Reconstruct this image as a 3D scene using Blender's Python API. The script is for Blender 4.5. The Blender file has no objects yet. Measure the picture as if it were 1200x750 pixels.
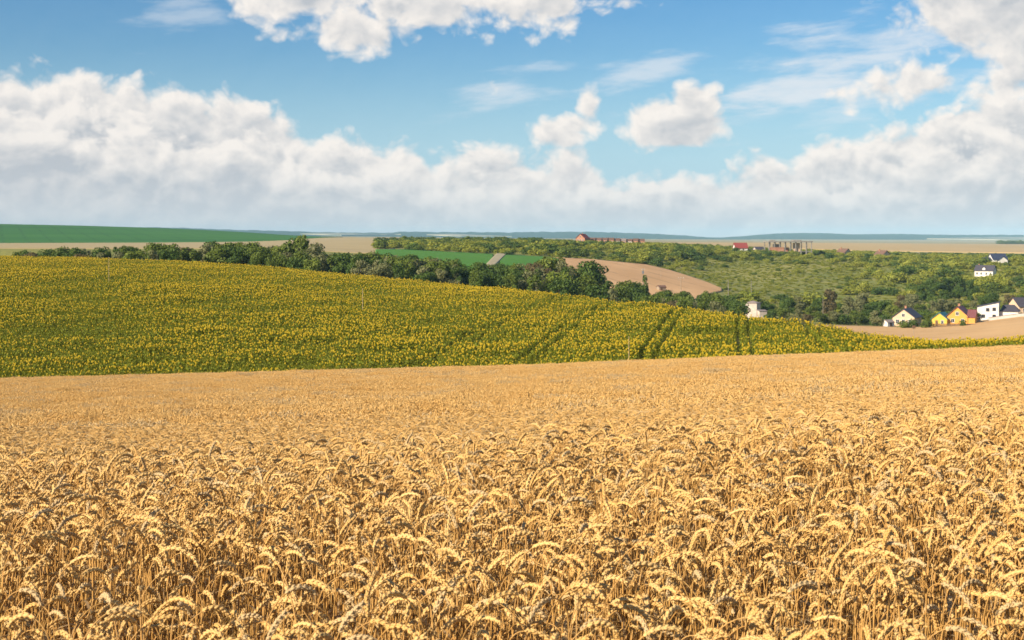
import bpy, math, random
import numpy as np
from mathutils import Vector, Matrix, Euler

R = math.radians
rng = np.random.default_rng(11)
random.seed(11)
S = bpy.context.scene
COL = S.collection

# ------------------------------------------------------------------ camera, light, exposure
F = 1667.0            # focal length in photo pixels (1200 px wide, 50 mm on 36 mm)
HY = 279.0            # photo row of eye level
cam = bpy.data.cameras.new('camera'); cam_ob = bpy.data.objects.new('camera', cam); COL.objects.link(cam_ob)
cam.lens = 50; cam.sensor_width = 36; cam.sensor_fit = 'HORIZONTAL'
cam.shift_y = -(375 - HY) / 1200.0
cam.clip_start = 0.1; cam.clip_end = 40000
cam.dof.use_dof = True; cam.dof.focus_distance = 9.0; cam.dof.aperture_fstop = 11
cam_ob.location = (0, 0, 0); cam_ob.rotation_euler = (R(90), 0, 0)
S.camera = cam_ob

SUN_AZ = math.atan2(-0.80, -0.60)     # clockwise from +Y, towards the sun: left and behind the camera
SUN_EL = R(27)
sdir = Vector((math.sin(SUN_AZ) * math.cos(SUN_EL), math.cos(SUN_AZ) * math.cos(SUN_EL), math.sin(SUN_EL)))
sun = bpy.data.lights.new('sun', 'SUN'); sun.energy = 5.0; sun.angle = R(0.55); sun.color = (1.0, 0.86, 0.68)
sun_ob = bpy.data.objects.new('sun', sun); COL.objects.link(sun_ob)
sun_ob.rotation_euler = sdir.to_track_quat('Z', 'Y').to_euler(); sun_ob.location = (0, 0, 60)

S.view_settings.view_transform = 'Standard'; S.view_settings.look = 'None'
S.view_settings.exposure = 0.68; S.view_settings.gamma = 1.0
S.render.engine = 'CYCLES'
cy = S.cycles
cy.max_bounces = 5; cy.diffuse_bounces = 2; cy.glossy_bounces = 1; cy.transmission_bounces = 2
cy.transparent_max_bounces = 4; cy.volume_bounces = 0
cy.use_denoising = True; cy.denoising_input_passes = 'RGB_ALBEDO_NORMAL'
cy.caustics_reflective = False; cy.caustics_refractive = False

# ------------------------------------------------------------------ node helper: arithmetic on sockets
class X:
    def __init__(s, nt, sock): s.nt, s.s = nt, sock
    def op(s, o, b=None, c=None, clamp=False):
        n = s.nt.nodes.new('ShaderNodeMath'); n.operation = o; n.use_clamp = clamp
        for i, v in enumerate((s, b, c)):
            if v is None: continue
            if isinstance(v, X): s.nt.links.new(v.s, n.inputs[i])
            else: n.inputs[i].default_value = float(v)
        return X(s.nt, n.outputs[0])
    def __add__(s, b): return s.op('ADD', b)
    def __sub__(s, b): return s.op('SUBTRACT', b)
    def __mul__(s, b): return s.op('MULTIPLY', b)
    def __truediv__(s, b): return s.op('DIVIDE', b)
    def max(s, b): return s.op('MAXIMUM', b)
    def min(s, b): return s.op('MINIMUM', b)
    def clamp(s): return s.op('ADD', 0.0, clamp=True)
    def rsub(s, a):
        return (s * -1.0) + a
    def smooth(s, a, b):
        n = s.nt.nodes.new('ShaderNodeMapRange'); n.interpolation_type = 'SMOOTHSTEP'
        s.nt.links.new(s.s, n.inputs[0]); n.inputs[1].default_value = a; n.inputs[2].default_value = b
        return X(s.nt, n.outputs[0])
    def lin(s, a, b, c=0.0, d=1.0):
        n = s.nt.nodes.new('ShaderNodeMapRange')
        s.nt.links.new(s.s, n.inputs[0])
        for i, v in enumerate((a, b, c, d)): n.inputs[i + 1].default_value = v
        return X(s.nt, n.outputs[0])

def xyz(nt, a, b, c=0.0):
    n = nt.nodes.new('ShaderNodeCombineXYZ')
    for i, v in enumerate((a, b, c)):
        if isinstance(v, X): nt.links.new(v.s, n.inputs[i])
        else: n.inputs[i].default_value = v
    return n.outputs[0]

def noise(nt, vec, scale=1.0, detail=6, rough=0.55, dist=0.0, dim='2D'):
    n = nt.nodes.new('ShaderNodeTexNoise'); n.noise_dimensions = dim
    n.inputs['Scale'].default_value = scale; n.inputs['Detail'].default_value = detail
    n.inputs['Roughness'].default_value = rough; n.inputs['Distortion'].default_value = dist
    if vec is not None: nt.links.new(vec, n.inputs['Vector'])
    return X(nt, n.outputs[0])

def mixc(nt, fac, a, b):
    n = nt.nodes.new('ShaderNodeMix'); n.data_type = 'RGBA'
    for s_, v in ((n.inputs[0], fac), (n.inputs[6], a), (n.inputs[7], b)):
        if isinstance(v, X): nt.links.new(v.s, s_)
        elif isinstance(v, bpy.types.NodeSocket): nt.links.new(v, s_)
        elif isinstance(v, (int, float)): s_.default_value = v
        else: s_.default_value = (*v, 1.0)
    return n.outputs[2]

# ------------------------------------------------------------------ sky: Nishita with procedural cumulus in direction space
W = bpy.data.worlds.new('World'); S.world = W; W.use_nodes = True
nt = W.node_tree; nt.nodes.clear()
SKY_STR = 0.085

g = bpy.data.node_groups.new('cloud_density', 'ShaderNodeTree')
g.interface.new_socket('U', in_out='INPUT', socket_type='NodeSocketFloat')
g.interface.new_socket('V', in_out='INPUT', socket_type='NodeSocketFloat')
g.interface.new_socket('D', in_out='OUTPUT', socket_type='NodeSocketFloat')
g.interface.new_socket('Wisp', in_out='OUTPUT', socket_type='NodeSocketFloat')
for k_ in ('B', 'D2', 'D3'): g.interface.new_socket(k_, in_out='OUTPUT', socket_type='NodeSocketFloat')
gi = g.nodes.new('NodeGroupInput'); go = g.nodes.new('NodeGroupOutput')
U, V = X(g, gi.outputs[0]), X(g, gi.outputs[1])
wa = noise(g, xyz(g, U / 90.0, V / 70.0), 1.0, 3, 0.5)
wb = noise(g, xyz(g, U / 90.0 + 31.7, V / 70.0 + 5.2), 1.0, 3, 0.5)
Uw, Vw = U + (wa - 0.5) * 34.0, V + (wb - 0.5) * 26.0
n_big = noise(g, xyz(g, Uw / 130.0 + 3.1, Vw / 75.0 + 8.4), 1.0, 8, 0.58)
def puff(sc, off):
    v = g.nodes.new('ShaderNodeTexVoronoi'); v.voronoi_dimensions = '2D'; v.feature = 'SMOOTH_F1'
    v.inputs['Scale'].default_value = 1.0; v.inputs['Smoothness'].default_value = 0.35
    v.inputs['Detail'].default_value = 2.0; v.inputs['Roughness'].default_value = 0.5
    g.links.new(xyz(g, Uw / sc + off, Vw / (sc * 0.78) + off * 0.37), v.inputs['Vector'])
    return X(g, v.outputs['Distance'])
p1 = puff(64.0, 4.3).rsub(0.60)
p2 = puff(25.0, 9.1).rsub(0.58)
p3 = puff(10.0, 2.7).rsub(0.56)
b = (n_big - 0.5) * 1.5 + p1 * 1.05 + p2 * 0.42 + p3 * 0.14
def curve(xs, ys, lo=0.0, hi=300.0, x0=-800.0, x1=2000.0):
    n = g.nodes.new('ShaderNodeFloatCurve'); c = n.mapping.curves[0]
    pts = [((x - x0) / (x1 - x0), (y - lo) / (hi - lo)) for x, y in zip(xs, ys)]
    c.points[0].location = pts[0]; c.points[-1].location = pts[-1]
    for p in pts[1:-1]: c.points.new(*p)
    for p in c.points: p.handle_type = 'VECTOR'
    n.mapping.update()
    g.links.new(U.lin(x0, x1).s, n.inputs['Value'])
    return X(g, n.outputs[0]) * (hi - lo) + lo
top = curve([-800, -300, -60, 0, 60, 110, 150, 190, 230, 290, 325, 350, 385, 430, 462, 480, 510, 560, 610, 660, 690, 715, 760, 830, 875, 900, 960, 1030, 1060, 1100, 1150, 1200, 1300, 1500, 2000],
            [70, 60, 76, 76, 78, 88, 96, 110, 110, 112, 122, 140, 148, 155, 154, 158, 172, 166, 166, 166, 174, 196, 196, 196, 188, 176, 164, 156, 152, 130, 112, 104, 90, 110, 90])
d = ((V - top) / 34.0) + b * 0.8
n2_ = noise(g, xyz(g, Uw / 150.0 + 13.7, Vw / 62.0 + 2.9), 1.0, 8, 0.58)
n3_ = noise(g, xyz(g, Uw / 120.0 + 27.1, Vw / 40.0 + 6.3), 1.0, 8, 0.58)
dl2 = ((V - top - 44.0) / 30.0) + (n2_ - 0.5) * 3.6 + p1 * 1.2 + p2 * 0.5 + p3 * 0.15
dl3 = ((V - top * 0.5 - 112.0) / 26.0) + (n3_ - 0.5) * 4.2 + p1 * 0.8 + p2 * 0.4
def blob(cx, cy, rx, ry, k, nb):
    dx, dy = (U - cx) / rx, (V - cy) / ry
    e = (dx * dx + dy * dy).op('SQRT').rsub(1.0)
    return e * k + b * nb
for (cx, cy, rx, ry, k, nb) in [
        (500, 6, 165, 50, 1.5, 0.95), (330, 8, 120, 38, 1.5, 0.8), (270, 0, 70, 26, 1.3, 0.7), (410, 46, 100, 32, 1.2, 0.75), (640, 14, 110, 46, 1.4, 0.95),
        (800, 152, 74, 36, 1.8, 0.75), (772, 140, 42, 30, 1.5, 0.8), (818, 132, 38, 34, 1.6, 0.75),
        (672, 150, 46, 18, 1.2, 0.8), (692, 130, 22, 28, 1.1, 0.75), (655, 160, 46, 22, 1.2, 0.8),
        (1150, 24, 130, 66, 1.6, 0.8), (1190, 62, 130, 62, 1.5, 0.8), (1090, 108, 130, 30, 0.9, 0.9), (1180, 115, 90, 40, 1.2, 0.8), (990, 120, 34, 20, 0.9, 1.0),
        (80, -6, 56, 20, 1.0, 0.9), (840, -10, 100, 18, 1.2, 0.7), (590, 108, 40, 14, 0.7, 1.2),
        (-300, 10, 180, 60, 1.4, 1.1), (1500, 20, 200, 70, 1.4, 1.1), (2300, -40, 400, 120, 1.6, 1.2), (-1500, -60, 500, 120, 1.6, 1.2)]:
    d = d.max(blob(cx, cy, rx, ry, k, nb))
# overhead fields of cumulus outside the picture, where the sky lights the ground
far_n = noise(g, xyz(g, U / 520.0, V / 300.0), 1.0, 6, 0.6)
d = d.max((far_n - 0.56) * 5.0 * V.smooth(-60.0, -260.0))
wn = noise(g, xyz(g, (U + V * 1.6) / 120.0, V / 26.0), 1.0, 7, 0.6)
w = None
for (cx, cy, rx, ry, a) in [(768, 85, 66, 18, 0.75), (590, 112, 60, 24, 0.7), (930, 106, 150, 34, 1.0), (1000, 84, 150, 40, 0.9), (1050, 60, 120, 40, 0.7),
                            (210, 22, 46, 34, 0.5), (1010, 130, 130, 20, 0.6), (560, 134, 60, 10, 0.5), (880, 150, 80, 18, 0.35)]:
    dx, dy = (U - cx) / rx, (V + (U - cx) * 0.22 - cy) / ry
    e = (dx * dx + dy * dy).op('SQRT').rsub(1.0)
    t = (e * 1.0 + (wn - 0.5) * 4.2 + 0.1).smooth(-0.1, 1.5) * a
    w = t if w is None else w.max(t)
g.links.new(d.s, go.inputs[0]); g.links.new(w.s, go.inputs[1])
for k_, v_ in ((2, b), (3, dl2), (4, dl3)): g.links.new(v_.s, go.inputs[k_])

tc = nt.nodes.new('ShaderNodeTexCoord'); sep = nt.nodes.new('ShaderNodeSeparateXYZ')
nt.links.new(tc.outputs['Generated'], sep.inputs[0])
x, y, z = (X(nt, sep.outputs[i]) for i in range(3))
az = x.op('ARCTAN2', y); hyp = (x * x + y * y).op('SQRT'); el = z.op('ARCTAN2', hyp)
Us, Vs = az * (F * 1.03) + 600.0, (el * (F * 0.97)).rsub(HY)
def dens(u, v):
    n = nt.nodes.new('ShaderNodeGroup'); n.node_tree = g
    nt.links.new(u.s, n.inputs[0]); nt.links.new(v.s, n.inputs[1])
    return [X(nt, n.outputs[q]) for q in range(5)]
d0, w0, b0_, e0, f0 = dens(Us, Vs)
d1, _, b1_, e1, f1 = dens(Us - 7.0, Vs - 12.0)
horizon = Vs.smooth(60.0, 260.0) * 0.75
low = Vs.smooth(185.0, 276.0)
CW = 1.0 / SKY_STR
GREY, WHITE = (0.325, 0.345, 0.372), (0.60, 0.565, 0.53)
def layer(dd, de, depth, base):
    rim = dd.smooth(0.0, depth)
    sh = ((dd.min(1.5) - de.min(1.5)) * 0.30 + (b0_ - b1_) * 0.50 + rim * -0.66 + base).clamp()  # sunlit and shaded sides of the clouds, put into their colour by density offset
    return mixc(nt, sh, tuple(c * CW for c in GREY), tuple(c * CW for c in WHITE)), dd.smooth(-0.08, 0.60)
cl1, alpha = layer(d0, d1, 2.0, 0.84)
cl2, al2 = layer(e0, e1, 2.2, 0.88)
cl3, al3 = layer(f0, f1, 2.2, 0.78)
ccol = mixc(nt, al2 * Vs.smooth(60.0, 110.0) * 0.9, cl1, cl2)
ccol = mixc(nt, al3 * Vs.smooth(110.0, 150.0) * 0.8, ccol, cl3)
ccol = mixc(nt, low * 0.60, ccol, tuple(c * CW for c in (0.41, 0.44, 0.465)))
sky = nt.nodes.new('ShaderNodeTexSky'); sky.sky_type = 'NISHITA'; sky.sun_disc = False
sky.sun_elevation = SUN_EL; sky.sun_rotation = SUN_AZ % (2 * math.pi)
sky.altitude = 300; sky.air_density = 1.0; sky.dust_density = 0.3; sky.ozone_density = 3.0
hs = nt.nodes.new('ShaderNodeHueSaturation'); hs.inputs['Saturation'].default_value = 1.40; hs.inputs['Value'].default_value = 0.80
hs.inputs['Hue'].default_value = 0.502
nt.links.new(sky.outputs[0], hs.inputs['Color'])
c1 = mixc(nt, horizon, hs.outputs[0], tuple(c * CW for c in (0.235, 0.385, 0.52)))
c2 = mixc(nt, w0 * 0.8, c1, tuple(c * CW for c in (0.50, 0.52, 0.545)))
c3 = mixc(nt, alpha, c2, ccol)
bgn = nt.nodes.new('ShaderNodeBackground'); bgn.inputs[1].default_value = SKY_STR
wo = nt.nodes.new('ShaderNodeOutputWorld')
nt.links.new(c3, bgn.inputs[0]); nt.links.new(bgn.outputs[0], wo.inputs[0])
W.cycles.sampling_method = 'MANUAL'; W.cycles.sample_map_resolution = 512

# ------------------------------------------------------------------ materials
def mat_base(name):
    m = bpy.data.materials.new(name); m.use_nodes = True
    t = m.node_tree; t.nodes.clear()
    out = t.nodes.new('ShaderNodeOutputMaterial')
    return m, t, out

def surf(name, c1, c2=None, scale=1.0, rough=0.85, detail=5, bump=0.0, bscale=None, c3=None, scale3=0.1, lines=None, spec=0.25, coord='Object', stretch=(1, 1, 1), metallic=0.0):
    m, t, out = mat_base(name)
    p = t.nodes.new('ShaderNodeBsdfPrincipled'); p.inputs['Roughness'].default_value = rough
    p.inputs['Specular IOR Level'].default_value = spec; p.inputs['Metallic'].default_value = metallic
    t.links.new(p.outputs[0], out.inputs[0])
    if c2 is None: p.inputs['Base Color'].default_value = (*c1, 1)
    tcn = t.nodes.new('ShaderNodeTexCoord'); mp = t.nodes.new('ShaderNodeMapping')
    mp.inputs['Scale'].default_value = stretch
    t.links.new(tcn.outputs[coord], mp.inputs[0])
    if c2 is not None:
        f = noise(t, mp.outputs[0], scale, detail, 0.6, dim='3D').lin(0.3, 0.7)
        c = mixc(t, f, c1, c2)
        if c3 is not None:
            f3 = noise(t, mp.outputs[0], scale3, 4, 0.6, dim='3D').lin(0.42, 0.66)
            c = mixc(t, f3, c, c3)
        if lines is not None:      # drill rows and tramlines: period (m), heading, strength
            per, hd, stg = lines
            sx = t.nodes.new('ShaderNodeSeparateXYZ'); t.links.new(tcn.outputs['Object'], sx.inputs[0])
            wv = noise(t, tcn.outputs['Object'], 0.02, 2, 0.5, dim='3D')
            k_ = X(t, sx.outputs[0]) * (math.cos(hd) / per) + X(t, sx.outputs[1]) * (math.sin(hd) / per) + wv * (3.0 / per)
            tri = (k_.op('FRACT') - 0.5).op('ABSOLUTE')
            brk = noise(t, tcn.outputs['Object'], 0.05, 4, 0.6, dim='3D').smooth(0.40, 0.62)
            c = mixc(t, tri.smooth(0.12, 0.0) * brk * stg, c, tuple(q * 0.55 for q in c1))
        t.links.new(c, p.inputs['Base Color'])
    if bump:
        bn = noise(t, mp.outputs[0], bscale or scale * 3, 5, 0.6, dim='3D')
        bm = t.nodes.new('ShaderNodeBump'); bm.inputs['Strength'].default_value = 1.0; bm.inputs['Distance'].default_value = bump
        t.links.new(bn.s, bm.inputs['Height']); t.links.new(bm.outputs[0], p.inputs['Normal'])
    return m

def leafy(name, cols, rough=0.6, trans=0.25, spec=0.2, nscale=0.35, var=1.0, tcol=None):
    """foliage / straw: colour chosen by the object's own random number and by a noise over the plant"""
    m, t, out = mat_base(name)
    oi = t.nodes.new('ShaderNodeObjectInfo'); rnd = X(t, oi.outputs['Random'])
    tcn = t.nodes.new('ShaderNodeTexCoord')
    f = noise(t, tcn.outputs['Object'], nscale, 4, 0.65, dim='3D').lin(0.28, 0.72)
    c = mixc(t, rnd, cols[0], cols[1])
    c = mixc(t, f * var, c, cols[2])
    if len(cols) > 3:
        c = mixc(t, (rnd * 7.31).op('FRACT').smooth(0.72, 0.95), c, cols[3])
    p = t.nodes.new('ShaderNodeBsdfPrincipled'); p.inputs['Roughness'].default_value = rough
    p.inputs['Specular IOR Level'].default_value = spec
    t.links.new(c, p.inputs['Base Color'])
    if trans > 0:
        tr = t.nodes.new('ShaderNodeBsdfTranslucent'); t.links.new(c, tr.inputs[0])
        mx = t.nodes.new('ShaderNodeMixShader'); mx.inputs[0].default_value = trans
        t.links.new(p.outputs[0], mx.inputs[1]); t.links.new(tr.outputs[0], mx.inputs[2])
        t.links.new(mx.outputs[0], out.inputs[0])
    else: t.links.new(p.outputs[0], out.inputs[0])
    return m

M = {}
M['soil'] = surf('dry_soil', (0.16, 0.11, 0.065), (0.25, 0.18, 0.10), 6, bump=0.02)
M['sunsoil'] = surf('dark_soil', (0.06, 0.065, 0.022), (0.095, 0.08, 0.035), 1.5, bump=0.05)
M['grass'] = surf('rough_grass', (0.25, 0.25, 0.052), (0.34, 0.30, 0.085), 0.06, detail=8, bump=0.6, bscale=0.5, c3=(0.17, 0.20, 0.04), scale3=0.016)
M['plain'] = surf('far_plain', (0.40, 0.32, 0.16), (0.34, 0.29, 0.14), 0.002, detail=4, stretch=(0.35, 1, 1), c3=(0.30, 0.27, 0.12), scale3=0.0012)
M['farhill'] = surf('wooded_hill', (0.030, 0.060, 0.035), (0.045, 0.080, 0.045), 0.004, detail=8, bump=6, bscale=0.02)
M['tan'] = surf('ripe_field', (0.62, 0.37, 0.17), (0.54, 0.32, 0.14), 0.05, detail=9, bump=0.12, bscale=2.0, c3=(0.68, 0.42, 0.20), scale3=0.02, stretch=(1, 0.5, 1), lines=(16, 0.25, 0.7))
M['tan2'] = surf('ripe_field_valley', (0.62, 0.38, 0.16), (0.54, 0.33, 0.14), 0.05, detail=9, bump=0.12, bscale=2.0, c3=(0.66, 0.43, 0.20), scale3=0.015, lines=(14, 1.45, 0.35))
M['grain'] = surf('pale_grain', (0.54, 0.38, 0.17), (0.45, 0.33, 0.14), 0.008, detail=8, stretch=(0.3, 1, 1), lines=(120, 1.5, 0.5))
M['beige'] = surf('stubble', (0.46, 0.36, 0.18), (0.39, 0.31, 0.15), 0.02, detail=8, stretch=(0.4, 1, 1), lines=(40, 0.9, 0.5))
M['green'] = surf('green_crop', (0.042, 0.155, 0.016), (0.056, 0.18, 0.020), 0.02, detail=8, bump=0.3, bscale=0.6, stretch=(0.3, 1, 1), c3=(0.030, 0.125, 0.015), scale3=0.006, lines=(24, 0.35, 0.8))
M['green2'] = surf('bright_green_crop', (0.065, 0.20, 0.014), (0.09, 0.225, 0.020), 0.05, detail=8, bump=0.2, bscale=0.8, lines=(12, 0.3, 0.6))
M['path'] = surf('dry_strip', (0.42, 0.36, 0.22), (0.34, 0.30, 0.18), 0.2)
M['pale'] = surf('pale_far_field', (0.42, 0.38, 0.26), (0.30, 0.29, 0.19), 0.003, detail=7, c3=(0.10, 0.13, 0.08), scale3=0.0035)

M['leaf_dark'] = leafy('foliage_dark', [(0.048, 0.094, 0.017), (0.070, 0.122, 0.021), (0.104, 0.156, 0.026)])
M['leaf_mid'] = leafy('foliage_mid', [(0.075, 0.120, 0.018), (0.105, 0.150, 0.021), (0.150, 0.190, 0.028)])
M['leaf_light'] = leafy('foliage_light', [(0.13, 0.19, 0.022), (0.17, 0.21, 0.03), (0.20, 0.24, 0.04)])
M['leaf_grey'] = leafy('foliage_greyish', [(0.14, 0.16, 0.058), (0.18, 0.19, 0.074), (0.24, 0.235, 0.10)])
M['leaf_rust'] = leafy('foliage_rusty', [(0.10, 0.09, 0.035), (0.13, 0.105, 0.042), (0.17, 0.13, 0.055)])
M['leaf_black'] = leafy('foliage_conifer', [(0.020, 0.040, 0.014), (0.026, 0.048, 0.016), (0.034, 0.058, 0.018)], trans=0.1)
M['scrub'] = leafy('foliage_scrub', [(0.20, 0.25, 0.026), (0.27, 0.30, 0.034), (0.34, 0.33, 0.05), (0.10, 0.155, 0.022)])
M['bark'] = surf('bark', (0.09, 0.07, 0.05), (0.15, 0.12, 0.09), 3, bump=0.03)

M['ear'] = leafy('ripe_ear', [(0.76, 0.475, 0.155), (0.84, 0.59, 0.24), (0.69, 0.405, 0.125), (0.63, 0.455, 0.225)], trans=0.12, nscale=9, var=0.6, rough=0.55, spec=0.3)
M['stem'] = leafy('straw_stem', [(0.64, 0.36, 0.10), (0.72, 0.45, 0.15), (0.52, 0.28, 0.075)], trans=0.12, nscale=5, rough=0.5, spec=0.3)
M['dryleaf'] = leafy('dry_leaf', [(0.50, 0.33, 0.15), (0.60, 0.42, 0.20), (0.40, 0.28, 0.15)], trans=0.3, nscale=6)
M['sfleaf'] = leafy('sunflower_leaf', [(0.135, 0.175, 0.010), (0.200, 0.225, 0.013), (0.265, 0.255, 0.017)], trans=0.3, nscale=1.2)
M['petal'] = leafy('sunflower_petal', [(0.66, 0.47, 0.014), (0.74, 0.56, 0.022), (0.56, 0.40, 0.012)], trans=0.3, nscale=2)
M['disc'] = surf('sunflower_disc', (0.10, 0.055, 0.012), (0.20, 0.11, 0.02), 20)

# ------------------------------------------------------------------ mesh helpers
def new_mesh(name, V, Fc, mats, fm=None, smooth=False):
    me = bpy.data.meshes.new(name)
    V = np.asarray(V, dtype=np.float32)
    if isinstance(Fc, np.ndarray) and Fc.ndim == 2:
        nf, k = Fc.shape
        me.vertices.add(len(V)); me.vertices.foreach_set('co', V.ravel())
        me.loops.add(nf * k); me.loops.foreach_set('vertex_index', Fc.astype(np.int32).ravel())
        me.polygons.add(nf); me.polygons.foreach_set('loop_start', np.arange(0, nf * k, k, dtype=np.int32))
        me.update(calc_edges=True)
    else:
        me.from_pydata(V.tolist(), [], [list(map(int, f)) for f in Fc])
    for m in (mats if isinstance(mats, (list, tuple)) else [mats]): me.materials.append(m)
    if fm is not None: me.polygons.foreach_set('material_index', np.asarray(fm, dtype=np.int32))
    me.polygons.foreach_set('use_smooth', np.full(len(me.polygons), smooth, dtype=bool))
    me.validate(); me.update()
    return me

def link(name, me, parent=None, loc=(0, 0, 0), rz=0.0, sc=None):
    o = bpy.data.objects.new(name, me); COL.objects.link(o)
    o.location = loc; o.rotation_euler = (0, 0, rz)
    if sc is not None: o.scale = sc if hasattr(sc, '__len__') else (sc, sc, sc)
    if parent is not None: o.parent = parent
    return o

def tag(o, label, cat=None, group=None, kind=None):
    o['label'] = label
    if cat: o['category'] = cat
    if group: o['group'] = group
    if kind: o['kind'] = kind
    return o

def thing(name, label, cat, loc, rz=0.0, group=None, sc=None):
    return tag(link(name, None, None, loc, rz, sc), label, cat, group)

class MB:
    """collects boxes, bars, tubes and polygons into ONE mesh"""
    def __init__(s): s.v, s.f, s.m = [], [], []
    def poly(s, pts, m=0):
        b = len(s.v); s.v += [tuple(p) for p in pts]; s.f.append(list(range(b, b + len(pts)))); s.m.append(m); return s
    def hexa(s, p, m=0):
        b = len(s.v); s.v += [tuple(q) for q in p]
        for f in ((0, 3, 2, 1), (4, 5, 6, 7), (0, 1, 5, 4), (1, 2, 6, 5), (2, 3, 7, 6), (3, 0, 4, 7)):
            s.f.append([b + i for i in f]); s.m.append(m)
        return s
    def box(s, x0, x1, y0, y1, z0, z1, m=0):
        return s.hexa([(x0, y0, z0), (x1, y0, z0), (x1, y1, z0), (x0, y1, z0), (x0, y0, z1), (x1, y0, z1), (x1, y1, z1), (x0, y1, z1)], m)
    def prism(s, prof, axis, a0, a1, m=0):
        """closed profile of (u,z) swept along 'x' or 'y'"""
        n = len(prof); b = len(s.v)
        for a in (a0, a1):
            for (u, z_) in prof: s.v.append((a, u, z_) if axis == 'x' else (u, a, z_))
        s.f.append([b + i for i in range(n)][::-1]); s.f.append([b + n + i for i in range(n)])
        for i in range(n):
            j = (i + 1) % n; s.f.append([b + i, b + j, b + n + j, b + n + i])
        s.m += [m] * (n + 2); return s
    def tube(s, pts, rad, n=6, m=0, cap=True):
        pts = [Vector(p) for p in pts]; rad = rad if hasattr(rad, '__len__') else [rad] * len(pts)
        b = len(s.v)
        for i, p in enumerate(pts):
            d_ = (pts[min(i + 1, len(pts) - 1)] - pts[max(i - 1, 0)]).normalized()
            a = d_.orthogonal().normalized() if abs(d_.z) > 0.999 else d_.cross(Vector((0, 0, 1))).normalized()
            c = d_.cross(a)
            for k in range(n):
                t = 2 * math.pi * k / n
                s.v.append(tuple(p + (a * math.cos(t) + c * math.sin(t)) * rad[i]))
        for i in range(len(pts) - 1):
            for k in range(n):
                k2 = (k + 1) % n
                s.f.append([b + i * n + k, b + i * n + k2, b + (i + 1) * n + k2, b + (i + 1) * n + k]); s.m.append(m)
        if cap:
            s.f.append([b + k for k in range(n)][::-1]); s.f.append([b + (len(pts) - 1) * n + k for k in range(n)]); s.m += [m, m]
        return s
    def mesh(s, name, mats, smooth=False):
        me = new_mesh(name, s.v, s.f, mats, s.m, smooth)
        import bmesh
        bm = bmesh.new(); bm.from_mesh(me); bmesh.ops.recalc_face_normals(bm, faces=bm.faces); bm.to_mesh(me); bm.free()
        return me
    def build(s, name, mats, parent=None, smooth=False, **k):
        return link(name, s.mesh(name, mats, smooth), parent, **k)

# ------------------------------------------------------------------ terrain
WH, SH = 0.92, 1.55               # heights of the wheat and of the sunflowers
PX = np.arange(-420, 1621, 4.0)
def row(p, v, sig=26.0):
    d_ = np.interp(PX, p, v)
    k = np.exp(-0.5 * (np.arange(-20, 21) * 4.0 / sig) ** 2); k /= k.sum()
    return np.convolve(np.pad(d_, 20, mode='edge'), k, mode='valid')
def zy(D, y_, h=0.0): return -(y_ - HY) / F * D - h
C = lambda v: np.full(len(PX), float(v))
Dn, Zn = [], []
def node(D, z_): Dn.append(np.broadcast_to(D, PX.shape).astype(float)); Zn.append(np.broadcast_to(z_, PX.shape).astype(float))
P5 = [-300, 0, 600, 1200, 1500]
node(C(0.3), C(-1.86)); node(C(3.3), C(-1.86))
for D, ys in ((7.4, [572, 566, 544, 508, 496]), (12, [563, 557, 535, 499, 487]), (26, [518, 512, 492, 457, 445]), (55, [474, 470, 454, 428, 418]), (118, [449, 445, 430, 406, 396])):
    node(C(D), zy(D, row(P5, ys), WH))
node(C(132), zy(132, row([-300, 0, 600, 868, 965, 1090, 1150, 1200, 1500], [451, 446, 431, 419, 413, 405, 402, 399, 388]), SH))
CREST_P = [-300, 0, 100, 200, 300, 400, 500, 600, 700, 800, 900, 965, 1000, 1050, 1090, 1150, 1200, 1500]
CREST_Y = [296, 300, 302, 306, 312, 321, 331, 339, 350, 361, 374, 382, 387, 396, 402, 401, 398, 386]
Dc = row([-300, 0, 300, 600, 868, 965, 1090, 1150, 1200, 1500], [420, 380, 340, 275, 195, 178, 155, 148, 142, 140])
node(Dc, zy(Dc, row(CREST_P, CREST_Y, 14), SH))
node(Dc + 20, Zn[-1] - row([-300, 300, 600, 900, 1100, 1500], [0.8, 0.9, 2.0, 3.2, 4.4, 4.4]))
node(Dc + 75, row([-300, 0, 345, 600, 800, 965, 1200, 1500], [-12, -11.5, -13.5, -18, -23, -27.5, -28, -28]))
node(C(480), row([-300, 0, 345, 600, 700, 800, 900, 1000, 1100, 1150, 1200, 1500], [-12, -12, -14, -19, -22, -26, -29, -29.8, -29.8, -28.5, -26.3, -22]))
node(C(560), zy(560, row([-300, 0, 345, 470, 640, 700, 800, 845, 900, 1000, 1100, 1200, 1500], [293, 293, 297, 312, 318, 330, 343, 347, 362, 370, 370, 362, 355])))
node(C(750), zy(750, row([-300, 0, 300, 460, 640, 700, 760, 800, 845, 900, 1000, 1100, 1150, 1200, 1500], [290.5, 290.5, 290.5, 297, 300, 305, 311, 318, 326, 322, 326, 324, 323, 322, 318])))
node(C(1000), zy(1000, row([-300, 0, 300, 460, 600, 700, 800, 900, 1000, 1100, 1200, 1500], [288, 288, 288, 288, 285, 287, 291, 298, 300, 303, 305, 303])))
node(C(1400), zy(1400, row([-300, 0, 200, 300, 460, 600, 700, 800, 900, 1000, 1200, 1500], [285, 285, 284.5, 283.5, 281, 283, 285, 288, 292, 296, 299, 299])))
node(C(2500), zy(2500, row([-300, 0, 100, 200, 300, 350, 460, 600, 900, 1200, 1500], [257, 263, 265, 268, 273, 277, 279, 281.5, 285, 289, 289])))
node(C(3600), zy(3600, row([-300, 0, 200, 350, 460, 600, 900, 1200, 1500], [268, 270, 273, 277.5, 278.6, 280.6, 284, 287, 287])))
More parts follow.
